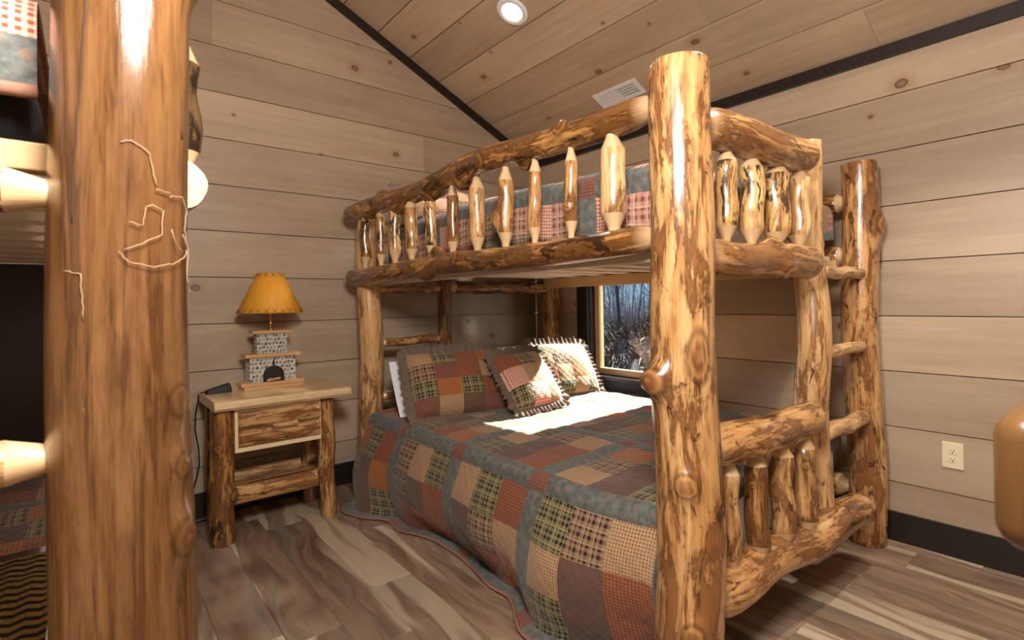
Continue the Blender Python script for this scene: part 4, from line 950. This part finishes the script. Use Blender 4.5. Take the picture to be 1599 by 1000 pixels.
for k in range(900):
    # spread over the wooded slope that the window looks onto and to both sides of it
    a = math.radians(R2.uniform(20, 54)); d = R2.uniform(20, 70) if a > math.radians(26) else R2.uniform(32, 70); x, y = d*math.cos(a)+0.5, d*math.sin(a)-1.5
    if len(TP) >= 80: break
    if any(math.hypot(x-p, y-q) < 2.2 for p, q in TP): continue
    TP.append((x, y))
    e = empty('bare_tree', (x, y, gz(x, y)), 'leafless grey tree on the hillside seen through the window', 'tree', 'bare trees outside the window')
    e.rotation_euler = (0, 0, R2.uniform(0, 6.28)); s_ = R2.uniform(0.8, 1.15); e.scale = (s_, s_, s_)
    for nm, me in TV[k % 5]:
        o = bpy.data.objects.new(nm, me); COL.objects.link(o); o.parent = e
def shrub_mesh(seed, n, mat, conif=False):
    R = random.Random(seed); b = TB()
    if conif:
        b.seg(Vector((0, 0, 0)), Vector((0, 0, 2.6)), 0.06, 0.01, 5)
        for i in range(24):
            z = 0.2+2.3*i/24; L = 1.0*(1-z/2.8)+0.08
            for j in range(9):
                a = R.uniform(0, 6.28); p = Vector((0, 0, z)); q = p+Vector((math.cos(a)*L, math.sin(a)*L, -0.12*L+R.uniform(-0.1, 0.15)))
                b.seg(p, q, 0.035, 0.012, 3)
                for _ in range(4):
                    f_ = R.uniform(0.3, 1); m_ = p.lerp(q, f_); b.seg(m_, m_+Vector((R.uniform(-1, 1), R.uniform(-1, 1), R.uniform(-0.5, 0.6)))*0.2, 0.03, 0.005, 3)
    else:
        for i in range(n):
            a = R.uniform(0, 6.28); tl_ = R.uniform(0.1, 0.9); d = Vector((math.cos(a)*tl_, math.sin(a)*tl_, 1)).normalized(); p = Vector((math.cos(a)*0.1, math.sin(a)*0.1, 0)); L = R.uniform(0.7, 1.5); q = p+d*L
            b.seg(p, q, 0.014, 0.005, 3)
            for _ in range(7):
                m_ = p.lerp(q, R.uniform(0.25, 1)); e_ = m_+Vector((R.uniform(-1, 1), R.uniform(-1, 1), R.uniform(-0.2, 1))).normalized()*R.uniform(0.1, 0.4); b.seg(m_, e_, 0.012, 0.006, 3)
    me = bpy.data.meshes.new('shrub'); me.from_pydata([tuple(v) for v in b.V], [], b.F); me.materials.append(M[mat]); return me
SM = [shrub_mesh(1, 70, 'shrub'), shrub_mesh(2, 80, 'twig'), shrub_mesh(3, 70, 'shrub')]; CM = shrub_mesh(9, 0, 'needle', True)
for k in range(150):
    d = 6+34*R2.random()**1.3; a = math.radians(R2.uniform(20, 58)); x, y = d*math.cos(a)+0.5, d*math.sin(a)-1.5
    i = k % 3; o = bpy.data.objects.new('shrub', SM[i]); COL.objects.link(o); o.location = (x, y, gz(x, y)-0.03); s_ = R2.uniform(0.9, 1.9); o.scale = (s_, s_, s_*R2.uniform(0.8, 1.3)); o.rotation_euler = (0, 0, R2.uniform(0, 6.28))
    tag(o, ['russet twiggy shrub on the hillside outside the window', 'grey twiggy shrub on the hillside outside the window', 'russet twiggy shrub on the hillside outside the window'][i], 'shrub', 'shrubs outside the window')
for k, (x, y) in enumerate(((5.2, 2.6), (7.5, 3.2), (10, 5.5), (9.0, 2.0))):
    o = bpy.data.objects.new('young_pine', CM); COL.objects.link(o); o.location = (x, y, gz(x, y)-0.05); s_ = (0.85, 1.0, 1.1, 1.0)[k]; o.scale = (s_, s_, s_); o.rotation_euler = (0, 0, k)
    tag(o, 'small dark green pine low on the slope outside the window', 'tree', 'young pines outside the window')

# dense far woodland: more stems and twigs than anyone could count
R3 = random.Random(21); b = TB()
for k in range(4200):
    a = math.radians(R3.uniform(14, 60)); d = R3.uniform(34, 72); x, y = d*math.cos(a)+0.5, d*math.sin(a)-1.5; z = gz(x, y)
    p = Vector((x, y, z-0.2)); big = R3.random() < 0.07; h = R3.uniform(5, 10) if big else R3.uniform(1.2, 4.0)
    q = p+Vector((R3.uniform(-0.12, 0.12)*h, R3.uniform(-0.12, 0.12)*h, h)); r_ = R3.uniform(0.035, 0.08) if big else R3.uniform(0.015, 0.035)
    b.seg(p, q, r_, 0.012, 3)
    for _ in range(9 if big else 4):
        m_ = p.lerp(q, R3.uniform(0.3, 1.0)); L_ = h*R3.uniform(0.12, 0.3)
        b.seg(m_, m_+Vector((R3.uniform(-1, 1), R3.uniform(-1, 1), R3.uniform(0.2, 1.3))).normalized()*L_, r_*0.45, 0.008, 3)
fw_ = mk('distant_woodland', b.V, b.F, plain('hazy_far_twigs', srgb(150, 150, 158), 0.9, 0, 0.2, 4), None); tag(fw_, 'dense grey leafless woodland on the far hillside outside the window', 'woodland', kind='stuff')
